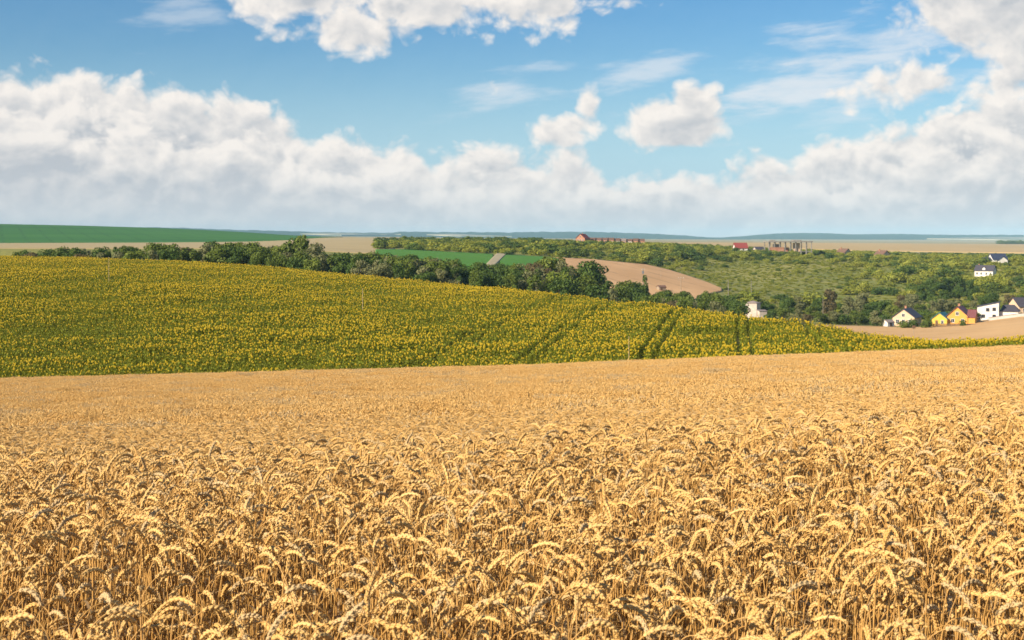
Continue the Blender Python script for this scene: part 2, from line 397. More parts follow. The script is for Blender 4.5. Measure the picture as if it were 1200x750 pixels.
node(C(5500), zy(5500, row([-300, 0, 200, 350, 460, 600, 900, 1200, 1500], [271, 272, 274, 277, 277.5, 279.6, 282.6, 284.5, 284])))
node(C(9000), zy(9000, row([-300, 0, 350, 600, 900, 1200, 1500], [273, 273, 276, 279, 281, 281.8, 282])))
HILL_P = [-300, 0, 150, 200, 300, 350, 455, 475, 600, 622, 690, 760, 800, 838, 872, 905, 960, 1000, 1040, 1100, 1200, 1500]
HILL_Y = [264, 265.5, 266, 267, 270, 271.6, 273.2, 271.4, 272.6, 271.4, 271.8, 273.4, 276, 279.0, 276.5, 273.8, 273.2, 274.6, 274.4, 275.0, 275.6, 272]
node(C(11000), zy(11000, row(HILL_P, HILL_Y, 7)))
node(C(11900), zy(11900, row(HILL_P, HILL_Y, 7) + 1.2))
node(C(15000), C(-60))
Dn, Zn = np.array(Dn), np.array(Zn)
LG = np.linspace(math.log(0.3), math.log(15000), 900)
def pchip(xk, yk, xq):
    h = np.diff(xk); dl = np.diff(yk) / h
    m = np.zeros_like(yk)
    for i in range(1, len(xk) - 1):
        if dl[i - 1] * dl[i] > 0:
            w1, w2 = 2 * h[i] + h[i - 1], h[i] + 2 * h[i - 1]
            m[i] = (w1 + w2) / (w1 / dl[i - 1] + w2 / dl[i])
    m[0], m[-1] = dl[0], dl[-1]
    i = np.clip(np.searchsorted(xk, xq) - 1, 0, len(h) - 1)
    t = (xq - xk[i]) / h[i]; t2, t3 = t * t, t * t * t
    return (2 * t3 - 3 * t2 + 1) * yk[i] + (t3 - 2 * t2 + t) * h[i] * m[i] + (-2 * t3 + 3 * t2) * yk[i + 1] + (t3 - t2) * h[i] * m[i + 1]
ZT = np.stack([pchip(np.log(Dn[:, i]), Zn[:, i], LG) for i in range(len(PX))])
def H(x, y_):
    x = np.asarray(x, float); D = np.clip(np.asarray(y_, float), 0.31, 14990)
    p = np.clip(600 + F * x / np.maximum(D, 2.5), PX[0], PX[-1] - 0.01)
    fi = (p - PX[0]) / 4.0; i = np.minimum(fi.astype(int), len(PX) - 2); a = fi - i
    fj = (np.log(D) - LG[0]) / (LG[1] - LG[0]); j = np.clip(fj.astype(int), 0, len(LG) - 2); b_ = fj - j
    zz = (ZT[i, j] * (1 - a) + ZT[i + 1, j] * a) * (1 - b_) + (ZT[i, j + 1] * (1 - a) + ZT[i + 1, j + 1] * a) * b_
    far = np.clip((D - 9500) / 1500, 0, 1)      # ragged wooded tops of the far hills
    return zz + far * (3.0 * np.sin(x * 0.021 + 1.3) * np.sin(x * 0.0131) + 2.0 * np.sin(x * 0.057))
def Hs(x, y_): return float(H(np.array([x]), np.array([y_]))[0])
def pxx(px, D): return (px - 600.0) / F * D
def crest_D(px): return np.interp(px, PX, Dc)
def solve(px, y_, Da, Db):
    Ds = np.exp(np.linspace(math.log(Da), math.log(Db), 400))
    yy = HY - F * H(pxx(px, Ds), Ds) / Ds
    s_ = np.where(np.diff(np.sign(yy - y_)) != 0)[0]
    if len(s_) == 0: return Ds[np.argmin(np.abs(yy - y_))]
    i = s_[-1]; t = (y_ - yy[i]) / (yy[i + 1] - yy[i])
    return Ds[i] + t * (Ds[i + 1] - Ds[i])

def grid_mesh(name, Xg, Yg, Zg, mats, fm=None, smooth=True):
    r_, c_ = Xg.shape
    idx = np.arange(r_ * c_).reshape(r_, c_)
    Fc = np.stack([idx[:-1, :-1], idx[:-1, 1:], idx[1:, 1:], idx[1:, :-1]], -1).reshape(-1, 4)
    return new_mesh(name, np.stack([Xg, Yg, Zg], -1).reshape(-1, 3), Fc, mats, fm, smooth)

# one ground sheet reaching the horizon (and behind the camera)
yr = np.concatenate([[-400, -120, -40, -12, -3], np.exp(np.linspace(math.log(0.6), math.log(15000), 420))])
ur = np.concatenate([np.linspace(-1.9, -0.5, 24)[:-1], np.linspace(-0.5, 0.5, 260), np.linspace(0.5, 1.9, 24)[1:]])
Xg = ur[None, :] * (np.maximum(yr, 0)[:, None] + 8 + np.abs(np.minimum(yr, 0))[:, None] * 1.0)
Yg = np.repeat(yr[:, None], len(ur), 1)
Zg = H(Xg, Yg)
yc = (Yg[:-1, :-1] + Yg[1:, 1:]) / 2; xc = (Xg[:-1, :-1] + Xg[1:, 1:]) / 2
fm = np.zeros(yc.shape, int)
fm[yc > 123] = 1
pc = 600 + F * xc / np.maximum(yc, 1)
fm[(yc > np.interp(pc, PX, Dc) + 30) & (yc > 150)] = 2
fm[yc > 1250] = 3
fm[(yc > np.interp(pc, [0, 460, 600, 900, 1200], [6500, 6500, 8200, 9200, 9300]))] = 4
tag(link('ground', grid_mesh('ground', Xg, Yg, Zg, [M['soil'], M['sunsoil'], M['grass'], M['plain'], M['farhill']], fm.ravel())),
    'rolling ground of the valley, from the wheat soil to the blue wooded hills', None, None, 'structure')

def field(name, label, mat, pxs, lo, hi, off, nr=40, nc=120):
    """a field draped over the ground between two distance curves"""
    p = np.linspace(pxs[0], pxs[1], nc)
    d0_ = np.array([lo(q) for q in p]); d1_ = np.array([hi(q) for q in p])
    t = np.linspace(0, 1, nr)[:, None]
    D = d0_[None, :] ** (1 - t) * d1_[None, :] ** t
    Xf = pxx(p[None, :], D); Zf = H(Xf, D) + off
    Xf, D, Zf = (np.pad(a, 1, mode='edge') for a in (Xf, D, Zf))       # the rim turns down into the ground
    for sl_ in ((0, slice(None)), (-1, slice(None)), (slice(None), 0), (slice(None), -1)): Zf[sl_] -= off + 0.6
    return tag(link(name, grid_mesh(name, Xf, D, Zf, mat)), label, None, None, 'structure')
ip = lambda p, v: (lambda q: float(np.interp(q, p, v)))
isol = lambda p, v, a, b_: (lambda q: solve(q, float(np.interp(q, p, v)), a, b_))

field('stubble_field', 'pale beige stubble strip behind the left end of the tree belt', M['beige'], (-260, 462),
      ip([-260, 462], [620, 720]), ip([-260, 0, 300, 345, 462], [1330, 1380, 1420, 1500, 2300]), 0.3)
field('green_field', 'long deep green field rising to the skyline at far left', M['green'], (-330, 402),
      ip([-330, 0, 300, 345, 402], [1330, 1380, 1420, 1500, 2200]), ip([-330, 250, 402], [2700, 2620, 2320]), 0.3)
field('green_meadow', 'bright green field beyond the tree belt, left of the pale strip', M['green2'], (440, 578),
      ip([440, 578], [530, 530]), isol([440, 470, 520, 578], [293, 293, 295.5, 298.5], 560, 1000), 0.5)
tt = np.linspace(0, 1, 26)[:, None]; cc = np.linspace(0, 1, 10)[None, :]
pxg = (566 + 16 * tt) * (1 - cc) + (577 + 17 * tt) * cc
Dg = np.array([[solve(pxg[i, j], 315 - 17.0 * float(tt[i, 0]), 500, 1000) for j in range(10)] for i in range(26)])
Xp = pxx(pxg, Dg); Zp = H(Xp, Dg) + 0.62
Xp, Dp, Zp = (np.pad(a, 1, mode='edge') for a in (Xp, Dg, Zp))
for sl_ in ((0, slice(None)), (-1, slice(None)), (slice(None), 0), (slice(None), -1)): Zp[sl_] -= 1.2
tag(link('dry_path', grid_mesh('dry_path', Xp, Dp, Zp, M['path'])), 'pale dry strip of ground running uphill between two green fields', None, None, 'structure')
field('green_meadow', 'bright green field beyond the tree belt, right of the pale strip', M['green2'], (586, 655),
      ip([586, 655], [530, 530]), isol([586, 640, 655], [299, 301.5, 304], 560, 1000), 0.5)
DOME = isol([645, 660, 700, 760, 785, 810, 830, 846], [303, 303, 305, 311, 317, 325, 332, 339], 548, 900)
field('ripe_field', 'orange tan grain field on the dome above the middle of the tree belt', M['tan'], (645, 846),
      lambda q: min(float(np.interp(q, [645, 815, 846], [505, 535, 600])), DOME(q) - 0.5), isol([645, 660, 700, 760, 785, 810, 830, 846], [303, 303, 305, 311, 317, 325, 332, 339], 548, 900), 0.45, 50, 140)
field('valley_field', 'smooth orange tan field in the valley in front of the houses', M['tan2'], (955, 1380),
      ip([955, 1090, 1380], [300, 260, 240]), isol([955, 1050, 1090, 1120, 1150, 1200, 1380], [381, 383.5, 383.5, 381, 376.5, 370, 352], 330, 520), 0.3, 50, 120)
field('grain_plain', 'wide pale tan grain plain under the blue hills at right', M['grain'], (780, 1400),
      isol([780, 900, 1000, 1200, 1400], [287.6, 290.5, 294, 297, 297.5], 1100, 2400), isol([780, 900, 1000, 1200, 1400], [284.4, 284.6, 284.9, 286.4, 286.6], 2000, 6000), 0.5)
field('pale_field', 'whitish field strip on the far hill at right horizon', M['pale'], (1086, 1230),
      isol([1086, 1150, 1230], [280.4, 281.2, 282.0], 8000, 11000), isol([1086, 1110, 1130, 1170, 1230], [280.35, 279.6, 279.2, 278.4, 277.6], 9000, 11000), 5)
field('pale_field', 'whitish bare slope on the far left horizon above the beige stubble', M['pale'], (352, 470),
      isol([352, 400, 470], [274.6, 276.4, 275.2], 6000, 11000), isol([352, 375, 400, 430, 470], [274.5, 273.6, 273.8, 274.5, 275.1], 7000, 11000), 6)
field('pale_field', 'pale field strip on the far hills over the mid horizon', M['pale'], (500, 600),
      isol([500, 540, 600], [275.6, 277.4, 277.8], 7000, 11000), isol([500, 530, 560, 600], [275.5, 274.9, 276.0, 277.7], 8000, 11000), 6)

# haze: one closed box of thin air
hz = MB().box(-16500, 16500, -430, 15400, -75, 95).build('haze', None)
hm, ht, ho = mat_base('haze_air')
pv = ht.nodes.new('ShaderNodeVolumePrincipled'); pv.inputs['Color'].default_value = (0.46, 0.80, 1.0, 1)
pv.inputs['Density'].default_value = 4.8e-5; pv.inputs['Anisotropy'].default_value = -0.3
ht.links.new(pv.outputs[0], ho.inputs['Volume'])
hz.data.materials.clear(); hz.data.materials.append(hm)
tag(hz, 'thin bluish haze over the whole valley', None, None, 'stuff')

# ------------------------------------------------------------------ instancing of uncountable crops
HIDDEN = {}
def library(name, meshes):
    c = bpy.data.collections.new(name)
    for i, me in enumerate(meshes):
        o = bpy.data.objects.new('%s_%02d' % (name, i), me); c.objects.link(o)
    return c

def stuff(name, label, P, rot, scl, idx, coll, kind='stuff'):
    me = bpy.data.meshes.new(name); P = np.asarray(P, np.float32)
    me.vertices.add(len(P)); me.vertices.foreach_set('co', P.ravel())
    a = me.attributes.new('rot', 'FLOAT_VECTOR', 'POINT'); a.data.foreach_set('vector', np.asarray(rot, np.float32).ravel())
    a = me.attributes.new('scl', 'FLOAT_VECTOR', 'POINT'); a.data.foreach_set('vector', np.asarray(scl, np.float32).ravel())
    a = me.attributes.new('idx', 'INT', 'POINT'); a.data.foreach_set('value', np.asarray(idx, np.int32))
    o = link(name, me)
    ng = bpy.data.node_groups.new(name, 'GeometryNodeTree')
    ng.interface.new_socket('Geometry', in_out='INPUT', socket_type='NodeSocketGeometry')
    ng.interface.new_socket('Geometry', in_out='OUTPUT', socket_type='NodeSocketGeometry')
    a, b_ = ng.nodes.new('NodeGroupInput'), ng.nodes.new('NodeGroupOutput')
    ci = ng.nodes.new('GeometryNodeCollectionInfo'); ci.inputs['Collection'].default_value = coll
    ci.inputs['Separate Children'].default_value = True; ci.inputs['Reset Children'].default_value = True
    ip_ = ng.nodes.new('GeometryNodeInstanceOnPoints'); ip_.inputs['Pick Instance'].default_value = True
    def attr(nm, ty):
        n = ng.nodes.new('GeometryNodeInputNamedAttribute'); n.data_type = ty; n.inputs[0].default_value = nm
        return n.outputs[0]
    L = ng.links.new
    L(a.outputs[0], ip_.inputs['Points']); L(ci.outputs[0], ip_.inputs['Instance'])
    L(attr('idx', 'INT'), ip_.inputs['Instance Index']); L(attr('rot', 'FLOAT_VECTOR'), ip_.inputs['Rotation']); L(attr('scl', 'FLOAT_VECTOR'), ip_.inputs['Scale'])
    L(ip_.outputs[0], b_.inputs[0])
    md = o.modifiers.new('scatter', 'NODES'); md.node_group = ng
    return tag(o, label, None, None, kind)

# ------------------------------------------------------------------ wheat
def ear_axis(seed, even=False):
    r_ = random.Random(seed)
    h = r_.uniform(0.85, 0.93) if even else r_.uniform(0.72, 0.93); lean = r_.uniform(0.0, 0.16); style = r_.random()
    t1 = r_.uniform(0.7, 1.45) if style < 0.84 else r_.uniform(0.08, 0.55)   # angle from upright where the ear starts
    t2 = t1 + r_.uniform(0.8, 1.75) * (1.0 if style < 0.84 else 0.5); le = r_.uniform(0.068, 0.098); neck = r_.uniform(0.06, 0.15)
    pts, p, th = [Vector((0, 0, 0))], Vector((0, 0, 0)), 0.0
    L0 = h - neck * 0.45
    for i in range(5):
        th = lean * (i + 1) / 5
        p = p + Vector((math.sin(th), 0, math.cos(th))) * (L0 / 5); pts.append(p)
    for i in range(6):
        th = lean + (t1 - lean) * ((i + 1) / 6) ** 1.2
        p = p + Vector((math.sin(th), 0, math.cos(th))) * (neck / 6); pts.append(p)
    ear, q = [p], p
    for i in range(12):
        th = t1 + (t2 - t1) * (i + 1) / 12
        q = q + Vector((math.sin(th), 0, math.cos(th))) * (le / 12); ear.append(q)
    return pts, ear, r_

def spikelet(mb, base, d_, side, L, r, n=4):
    """a plump pointed husk"""
    a = d_.cross(side).normalized(); c = side
    b = len(mb.v); mb.v.append(tuple(base))
    for (t, k) in ((0.35, 1.0), (0.72, 0.72)):
        for i in range(n):
            ph = 2 * math.pi * i / n + 0.4
            mb.v.append(tuple(base + d_ * (L * t) + (a * math.cos(ph) + c * math.sin(ph)) * (r * k)))
    mb.v.append(tuple(base + d_ * L)); e = len(mb.v) - 1
    for i in range(n):
        j = (i + 1) % n
        mb.f += [[b, b + 1 + j, b + 1 + i], [b + 1 + i, b + 1 + j, b + 1 + n + j, b + 1 + n + i], [b + 1 + n + i, b + 1 + n + j, e]]
        mb.m += [0, 0, 0]

def wheat_parts(seed):
    pts, ear, r_ = ear_axis(seed)
    st = MB().tube(pts, [0.0021] * 6 + [0.0015] * (len(pts) - 6), 4, cap=False)
    em = MB(); em.tube(ear, [0.002] + [0.0042] * 10 + [0.003, 0.001], 5)
    yv = Vector((0, 1, 0)); fat = r_.uniform(0.74, 0.98); tw = r_.uniform(0, 3.1)
    for i in range(0, 12):
        d_ = (ear[i + 1] - ear[i]).normalized(); s0 = d_.cross(yv).normalized()
        taper = 1.0 if 1 < i < 9 else 0.8
        for k, off in enumerate((0, math.pi / 2, math.pi, 3 * math.pi / 2)):
            if k % 2 == 1 and i % 2: continue
            a = off + tw + (0.25 if i % 2 else -0.25)
            side = (yv * math.cos(a) + s0 * math.sin(a)).normalized()
            dd = (d_ + side * r_.uniform(0.20, 0.32)).normalized()
            base = ear[i] + (ear[i + 1] - ear[i]) * (0.5 if k % 2 else 0.0) + side * 0.0022
            spikelet(em, base, dd, side, 0.0165 * fat * taper, 0.0044 * fat * taper)
            if r_.random() < 0.45:       # short awn
                tip = base + dd * 0.014
                em.poly([tip - side * 0.0004, tip + side * 0.0004, tip + (dd + side * 0.2) * r_.uniform(0.008, 0.026)])
    lfs = []
    for j in range(r_.choice((1, 2, 2, 3))):
        lf = MB(); lfs.append(lf)
        k = r_.choice((2, 3, 4)); az_ = r_.uniform(0, 6.28); o_ = Vector((math.cos(az_), math.sin(az_), 0)); sd = o_.cross(Vector((0, 0, 1)))
        p = pts[k].copy(); th = r_.uniform(0.3, 0.9); wl = r_.uniform(0.003, 0.006); row_ = []
        for s_ in range(7):
            wv = sd * wl * (1 - s_ / 6.6); row_.append((p - wv, p + wv))
            th += r_.uniform(0.25, 0.55); sd = (sd + Vector((r_.uniform(-.2, .2), r_.uniform(-.2, .2), r_.uniform(-.3, .3)))).normalized()
            p = p + (o_ * math.sin(th) + Vector((0, 0, 1)) * math.cos(th)) * 0.032
        lf.v = [tuple(q) for pr in row_ for q in pr]
        lf.f = [[2 * q, 2 * q + 1, 2 * q + 3, 2 * q + 2] for q in range(6)]; lf.m = [0] * 6
    return st, em, lfs

NV = 26
w_parts = []
for i in range(NV):
    st, em, lf = wheat_parts(100 + i)
    w_parts.append((st.mesh('stem', M['stem'], True), em.mesh('ear', M['ear'], True), [l_.mesh('leaf', M['dryleaf']) for l_ in lf], st, em, lf))
whole = []
for i, (_, _, _, st, em, lf) in enumerate(w_parts):
    mb = MB()
    for part, mi in [(st, 0), (em, 1)] + [(l_, 2) for l_ in lf]:
        b0 = len(mb.v); mb.v += part.v; mb.f += [[q + b0 for q in f] for f in part.f]; mb.m += [mi] * len(part.f)
    whole.append(new_mesh('wheat', mb.v, mb.f, [M['stem'], M['ear'], M['dryleaf']], mb.m, True))
lib_wheat = library('wheat_plant', whole)

def low_stalk(mb, x0, y0, seed):
    pts, ear, r_ = ear_axis(seed, True)
    rz = r_.gauss(0.2, 1.7); ca, sa = math.cos(rz), math.sin(rz)
    T = lambda p: Vector((x0 + p.x * ca - p.y * sa, y0 + p.x * sa + p.y * ca, p.z))
    P_ = [T(p) for p in (pts[0], pts[4], pts[8], pts[11])]
    b0 = len(mb.f); mb.tube(P_, 0.0022, 3, cap=False); mb.m[b0:] = [0] * (len(mb.f) - b0)
    E = [T(e) for e in ear]
    b0 = len(mb.f); mb.tube([E[0], E[3], E[6], E[9], E[12]], [0.005, 0.010, 0.0105, 0.009, 0.003], 4, cap=False)
    up = Vector((0, 0, 1))
    for i in range(1, 11, 2):
        d_ = (E[i + 1] - E[i]).normalized(); s0 = d_.cross(Vector((sa, -ca, 0))).normalized(); s1 = d_.cross(s0)
        for s_ in (s0, -s0, s1, -s1):
            base = E[i] + s_ * 0.003; dd = (d_ + s_ * 0.5).normalized(); a = dd.cross(s_).normalized() * 0.006
            mb.poly([base - a, base + a, base + dd * 0.024])
    mb.m[b0:] = [1] * (len(mb.f) - b0)
patches = []
for k in range(6):
    mb = MB(); r_ = random.Random(500 + k)
    for i in range(230): low_stalk(mb, r_.uniform(-.58, .58), r_.uniform(-.58, .58), r_.randrange(10 ** 6))
    patches.append(new_mesh('wheat_patch', mb.v, mb.f, [M['stem'], M['ear'], M['dryleaf']], mb.m, True))
lib_patch = library('wheat_clump', patches)

def lowfreq(x, y_, s_, seed):
    r_ = np.random.default_rng(seed); v = np.zeros(np.shape(x))
    for i in range(7):
        a = r_.uniform(0, 6.28); k = r_.uniform(0.6, 1.8) / s_
        v = v + np.sin((x * math.cos(a) + y_ * math.sin(a)) * k * 6.28 + r_.uniform(0, 6.28))
    return v / 4.0

def bend_rot(n, r_):
    return np.where(r_.random(n) < 0.42, r_.normal(-0.3, 0.9, n), r_.uniform(0, 6.283, n))

N = 135000
yy = np.sqrt(rng.uniform(1.4 ** 2, 27 ** 2, N)); xx = rng.uniform(-1, 1, N) * (0.43 * yy + 1.3)
dens_keep = 0.84 * (0.43 * yy) / (0.43 * yy + 1.3)
gap = lowfreq(xx, yy, 1.1, 3)
keep = (rng.random(N) < 1.0) & (gap > -1.0)
xx, yy = xx[keep], yy[keep]
zz = H(xx, yy)
# the 300 stalks that stand largest in view become objects of their own
tip = zz + 0.9
front = np.where((600 + F * xx / yy > 8) & (600 + F * xx / yy < 1192) & (HY - F * tip / yy < 752))[0]
front = front[np.argsort(yy[front])][:300]
ind = np.zeros(len(xx), bool); ind[front] = True
rz = bend_rot(len(xx), rng); vi = rng.integers(0, NV, len(xx))
tx, ty = rng.normal(0, 0.07, len(xx)), rng.normal(0, 0.07, len(xx))
hs_ = np.clip(1 + 0.045 * lowfreq(xx, yy, 2.2, 5) + rng.normal(0, 0.05, len(xx)), 0.76, 1.09)
s_ = ~ind
# farther stalks in clumps
gx, gy = np.meshgrid(np.arange(-75, 76, 0.82), np.arange(27.3, 119.5, 0.80))
gx = (gx + rng.uniform(-.3, .3, gx.shape)).ravel(); gy = (gy + rng.uniform(-.3, .3, gy.shape)).ravel()
ok = np.abs(gx) < 0.44 * gy + 2.5
ok &= gy < 118.6 + 0.8 * np.sin(gx * 0.31) + 0.5 * np.sin(gx * 0.83)
gx, gy = gx[ok], gy[ok]
tram = np.abs(gy - (33.0 + 0.10 * gx))            # a thin tractor gap crossing at left
ok = ~((tram < 0.45) & (gx < -1.2)) & (lowfreq(gx, gy, 9, 21) > -1.35)
gx, gy = gx[ok], gy[ok]
gh = np.clip(0.98 + 0.05 * lowfreq(gx * .5, gy, 5, 8) + 0.05 * lowfreq(gx * .7, gy, 2.2, 9) + rng.normal(0, 0.035, len(gx)), 0.8, 1.15)
ex = rng.uniform(-56, 56, 900); ey = 118.4 + rng.normal(0, 0.9, 900)          # stray taller stalks along the far edge
Pn = np.stack([xx[s_], yy[s_], zz[s_]], 1)
Rn = np.stack([tx[s_], ty[s_], rz[s_]], 1)
Sn = np.repeat(hs_[s_][:, None], 3, 1)
Pf = np.stack([gx, gy, H(gx, gy) - 0.01], 1)
sl = (H(gx, gy + 0.5) - H(gx, gy - 0.5))
Rf = np.stack([np.zeros(len(gx)), np.zeros(len(gx)), rng.uniform(-0.5, 0.5, len(gx))], 1)
Sf = np.stack([np.ones(len(gx)), np.ones(len(gx)), gh], 1)
for o_ in lib_patch.objects: lib_wheat.objects.link(o_)
names = sorted(o_.name for o_ in lib_wheat.objects)
first_plant = [i for i, n_ in enumerate(names) if n_.startswith('wheat_plant')][0]
first_clump = [i for i, n_ in enumerate(names) if n_.startswith('wheat_clump')][0]
stuff('wheat_crop', 'ripe golden wheat filling the whole foreground slope',
      np.concatenate([Pn, Pf, np.stack([ex, ey, H(ex, ey)], 1)]), np.concatenate([Rn, Rf, np.stack([ex * 0, ex * 0, ex * 9], 1)]),
      np.concatenate([Sn, Sf, np.repeat(rng.uniform(1.0, 1.28, 900)[:, None], 3, 1)]),
      np.concatenate([vi[s_] + first_plant, rng.integers(0, 6, len(gx)) + first_clump, rng.integers(0, NV, 900) + first_plant]), lib_wheat)

where_w = ['left third', 'middle third', 'right third']
def wheat_label(i, px):
    pts, ear, _ = ear_axis(100 + i)
    dd = (ear[-1] - ear[0]).normalized()
    how = 'sharply hooked' if dd.z < -0.45 else ('drooping' if dd.z < 0.15 else 'nearly upright')
    return 'golden wheat stalk with %s ear at the bottom edge, %s of the photo' % (how, where_w[min(2, int(px // 400))])
protos = {}
for n_, i in enumerate(front):
    v = int(vi[i]); lab = wheat_label(v, 600 + F * xx[i] / yy[i])
    if v not in protos:
        root = thing('wheat_stalk', lab, 'wheat stalk', (0, 0, 0), 0, 'ripe wheat stalks nearest the camera')
        for nm, me in [('stem', w_parts[v][0]), ('ear', w_parts[v][1])] + [('leaf', l_) for l_ in w_parts[v][2]]: link(nm, me, root)
        protos[v] = root
    else:
        root = protos[v].copy(); COL.objects.link(root)
        for ch in protos[v].children:
            c_ = ch.copy(); COL.objects.link(c_); c_.parent = root
        root['label'] = lab
    root.location = (xx[i], yy[i], zz[i]); root.rotation_euler = (tx[i], ty[i], rz[i]); root.scale = (hs_[i],) * 3

# ------------------------------------------------------------------ sunflowers
def sunflower(seed, flower):
    r_ = random.Random(seed); mb = MB(); h = r_.uniform(1.35, 1.62)
    lean = Vector((r_.uniform(-.05, .05), r_.uniform(-.05, .05), 0))
    mb.tube([(0, 0, 0), Vector((0, 0, h * .5)) + lean, Vector((0, 0, h)) + lean * 2], [0.02, 0.017, 0.013], 4, 0, cap=False)
    for k in range(10):
        zc = h * (0.28 + 0.68 * k / 9); a = k * 2.4 + r_.uniform(-.4, .4)
        o_ = Vector((math.cos(a), math.sin(a), 0)); sd = Vector((-o_.y, o_.x, 0)); L = r_.uniform(0.20, 0.32) * (1.15 - 0.35 * k / 9)
        p0 = Vector((0, 0, zc)) + lean * (2 * zc / h) + o_ * 0.05
        p1 = p0 + o_ * L * 0.6 + Vector((0, 0, r_.uniform(-.02, .10))); p2 = p0 + o_ * L * 1.15 + Vector((0, 0, r_.uniform(-.20, -.02)))
        w_ = sd * L * 0.48; dz = Vector((0, 0, 0.03))
        mb.poly([p0, p1 - w_ + dz, p2, p1]); mb.poly([p0, p1, p2, p1 + w_ + dz])
    if flower:
        n_ = Vector((-0.55 + r_.gauss(0, .35), -0.75 + r_.gauss(0, .3), 0.35 + r_.gauss(0, .25))).normalized()
        a = n_.orthogonal().normalized(); c_ = n_.cross(a); ce = Vector((0, 0, h + 0.02)) + lean * 2 + n_ * 0.06
        Rr, rr = r_.uniform(0.068, 0.098), r_.uniform(0.028, 0.040)
        ring = [ce + (a * math.cos(t) + c_ * math.sin(t)) * (Rr if i % 2 == 0 else Rr * 0.78) - n_ * 0.02 for i, t in enumerate([2 * math.pi * q / 18 for q in range(18)])]
        inn = [ce + (a * math.cos(t) + c_ * math.sin(t)) * rr for t in [2 * math.pi * q / 18 for q in range(18)]]
        for q in range(18): mb.poly([inn[q], ring[q], ring[(q + 1) % 18], inn[(q + 1) % 18]], 1)
        mb.poly([p + n_ * 0.012 for p in inn], 2)
        mb.poly([p - n_ * 0.03 for p in ring[::-1]], 0)
    else:
        mb.tube([(lean.x * 2, lean.y * 2, h), (lean.x * 2, lean.y * 2, h + 0.05)], [0.05, 0.03], 5, 0)
    return new_mesh('sunflower', mb.v, mb.f, [M['sfleaf'], M['petal'], M['disc']], mb.m, False)
sf = [sunflower(900 + i, True) for i in range(8)] + [sunflower(950 + i, False) for i in range(5)]
lib_sf = library('sunflower_plant', sf)
gx, gy = np.meshgrid(np.arange(-190, 190, 0.46), np.arange(127, 450, 0.56))
gx = (gx + rng.uniform(-.2, .2, gx.shape)).ravel(); gy = (gy + rng.uniform(-.16, .16, gy.shape)).ravel()
px_ = 600 + F * gx / gy
ok = (np.abs(gx) < 0.43 * gy + 6) & (gy < np.interp(px_, PX, Dc) + 14)
edge = 128.3 + 0.5 * np.sin(gx * 0.4) + np.interp(px_, [600, 1000, 1200], [0, 0.5, 1.0])
ok &= gy > edge
gx, gy = gx[ok], gy[ok]
# tractor tracks: straight parallel pairs heading for photo column 868
ta = math.atan2(268.0, F); tdx, tdy = math.sin(ta), math.cos(ta); perp = gx * tdy - gy * tdx
def cperp(px, y_):
    D = solve(px, y_, 129, 400); return pxx(px, D) * tdy - D * tdx
tracks = []
D0 = 134.0
for px, gw, sp in ((470, .40, .85), (598, .42, .82), (752, .36, .78), (873, .24, .66), (980, .34, .70)):
    c_ = pxx(px, D0) * tdy - D0 * tdx; tracks += [(c_ - sp, gw), (c_ + sp, gw)]
wob = 0.10 * np.sin(gy * 0.08) + 0.07 * np.sin(gy * 0.31)
rut = np.zeros(len(gx), bool); ok = np.ones(len(gx), bool)
for c_, gw in tracks: rut |= np.abs(perp - c_ + wob) < gw
ok &= ~rut | (rng.random(len(gx)) < 0.75)
# a fainter curving pair high on the left part
pc2 = 600 + F * gx / gy
bare = 0.8 * lowfreq(gx * 0.5, gy, 30, 31) + 0.7 * lowfreq(gx * 0.45, gy, 11, 33) + 0.9 * lowfreq(gx * 0.22 + gy * .05, gy - gx * .12, 3.6, 35)
ok &= ~((bare < -1.35) & (rng.random(len(gx)) < 0.6))
ok &= rng.random(len(gx)) > 0.05
gx, gy, bare, rut = gx[ok], gy[ok], bare[ok], rut[ok]
pf = np.clip(0.50 + 0.34 * bare, 0.03, 0.95)
isf = (rng.random(len(gx)) < pf) & ~rut
si = np.where(isf, rng.integers(0, 8, len(gx)), 8 + rng.integers(0, 5, len(gx)))
ss = np.clip(1 + 0.07 * lowfreq(gx * .4, gy, 4, 41) + 0.12 * bare + rng.normal(0, .07, len(gx)), .72, 1.3) * np.where(rut, rng.uniform(.25, .5, len(gx)), 1.0)
srz = rng.normal(0, 0.3, len(gx)); stx = rng.normal(0, .05, (len(gx), 2)); sz = H(gx, gy)
pxs_, = (600 + F * gx / gy,)
wheat_line = np.interp(pxs_, P5, [449, 445, 430, 406, 396])
head_y = HY - F * (sz + 1.5 * ss) / gy
vis = np.where((pxs_ > 4) & (pxs_ < 1196) & isf & (head_y < wheat_line - 1))[0]
vis = vis[np.argsort(gy[vis])][:300]
im = np.zeros(len(gx), bool); im[vis] = True; o_ = ~im
stuff('sunflower_crop', 'blooming sunflower crop covering the green and yellow hillside',
      np.stack([gx, gy, sz], 1)[o_], np.concatenate([stx, srz[:, None]], 1)[o_], np.repeat(ss[:, None], 3, 1)[o_], si[o_], lib_sf)
def sf_label(px):
    seg = ('left of the tall pole' if px < 500 else 'near the straw stake' if px < 760 else
           'below the twin tracks' if px < 960 else 'before the valley field')
    return 'yellow sunflower in the front row by the wheat, ' + seg
for i in vis:
    o = link('sunflower', sf[si[i]], None, (gx[i], gy[i], sz[i]))
    o.rotation_euler = (stx[i, 0], stx[i, 1], srz[i]); o.scale = (ss[i],) * 3
    tag(o, sf_label(pxs_[i]), 'sunflower', 'sunflowers in the front row along the wheat')
print('sunflowers', len(gx), 'wheat', len(xx))

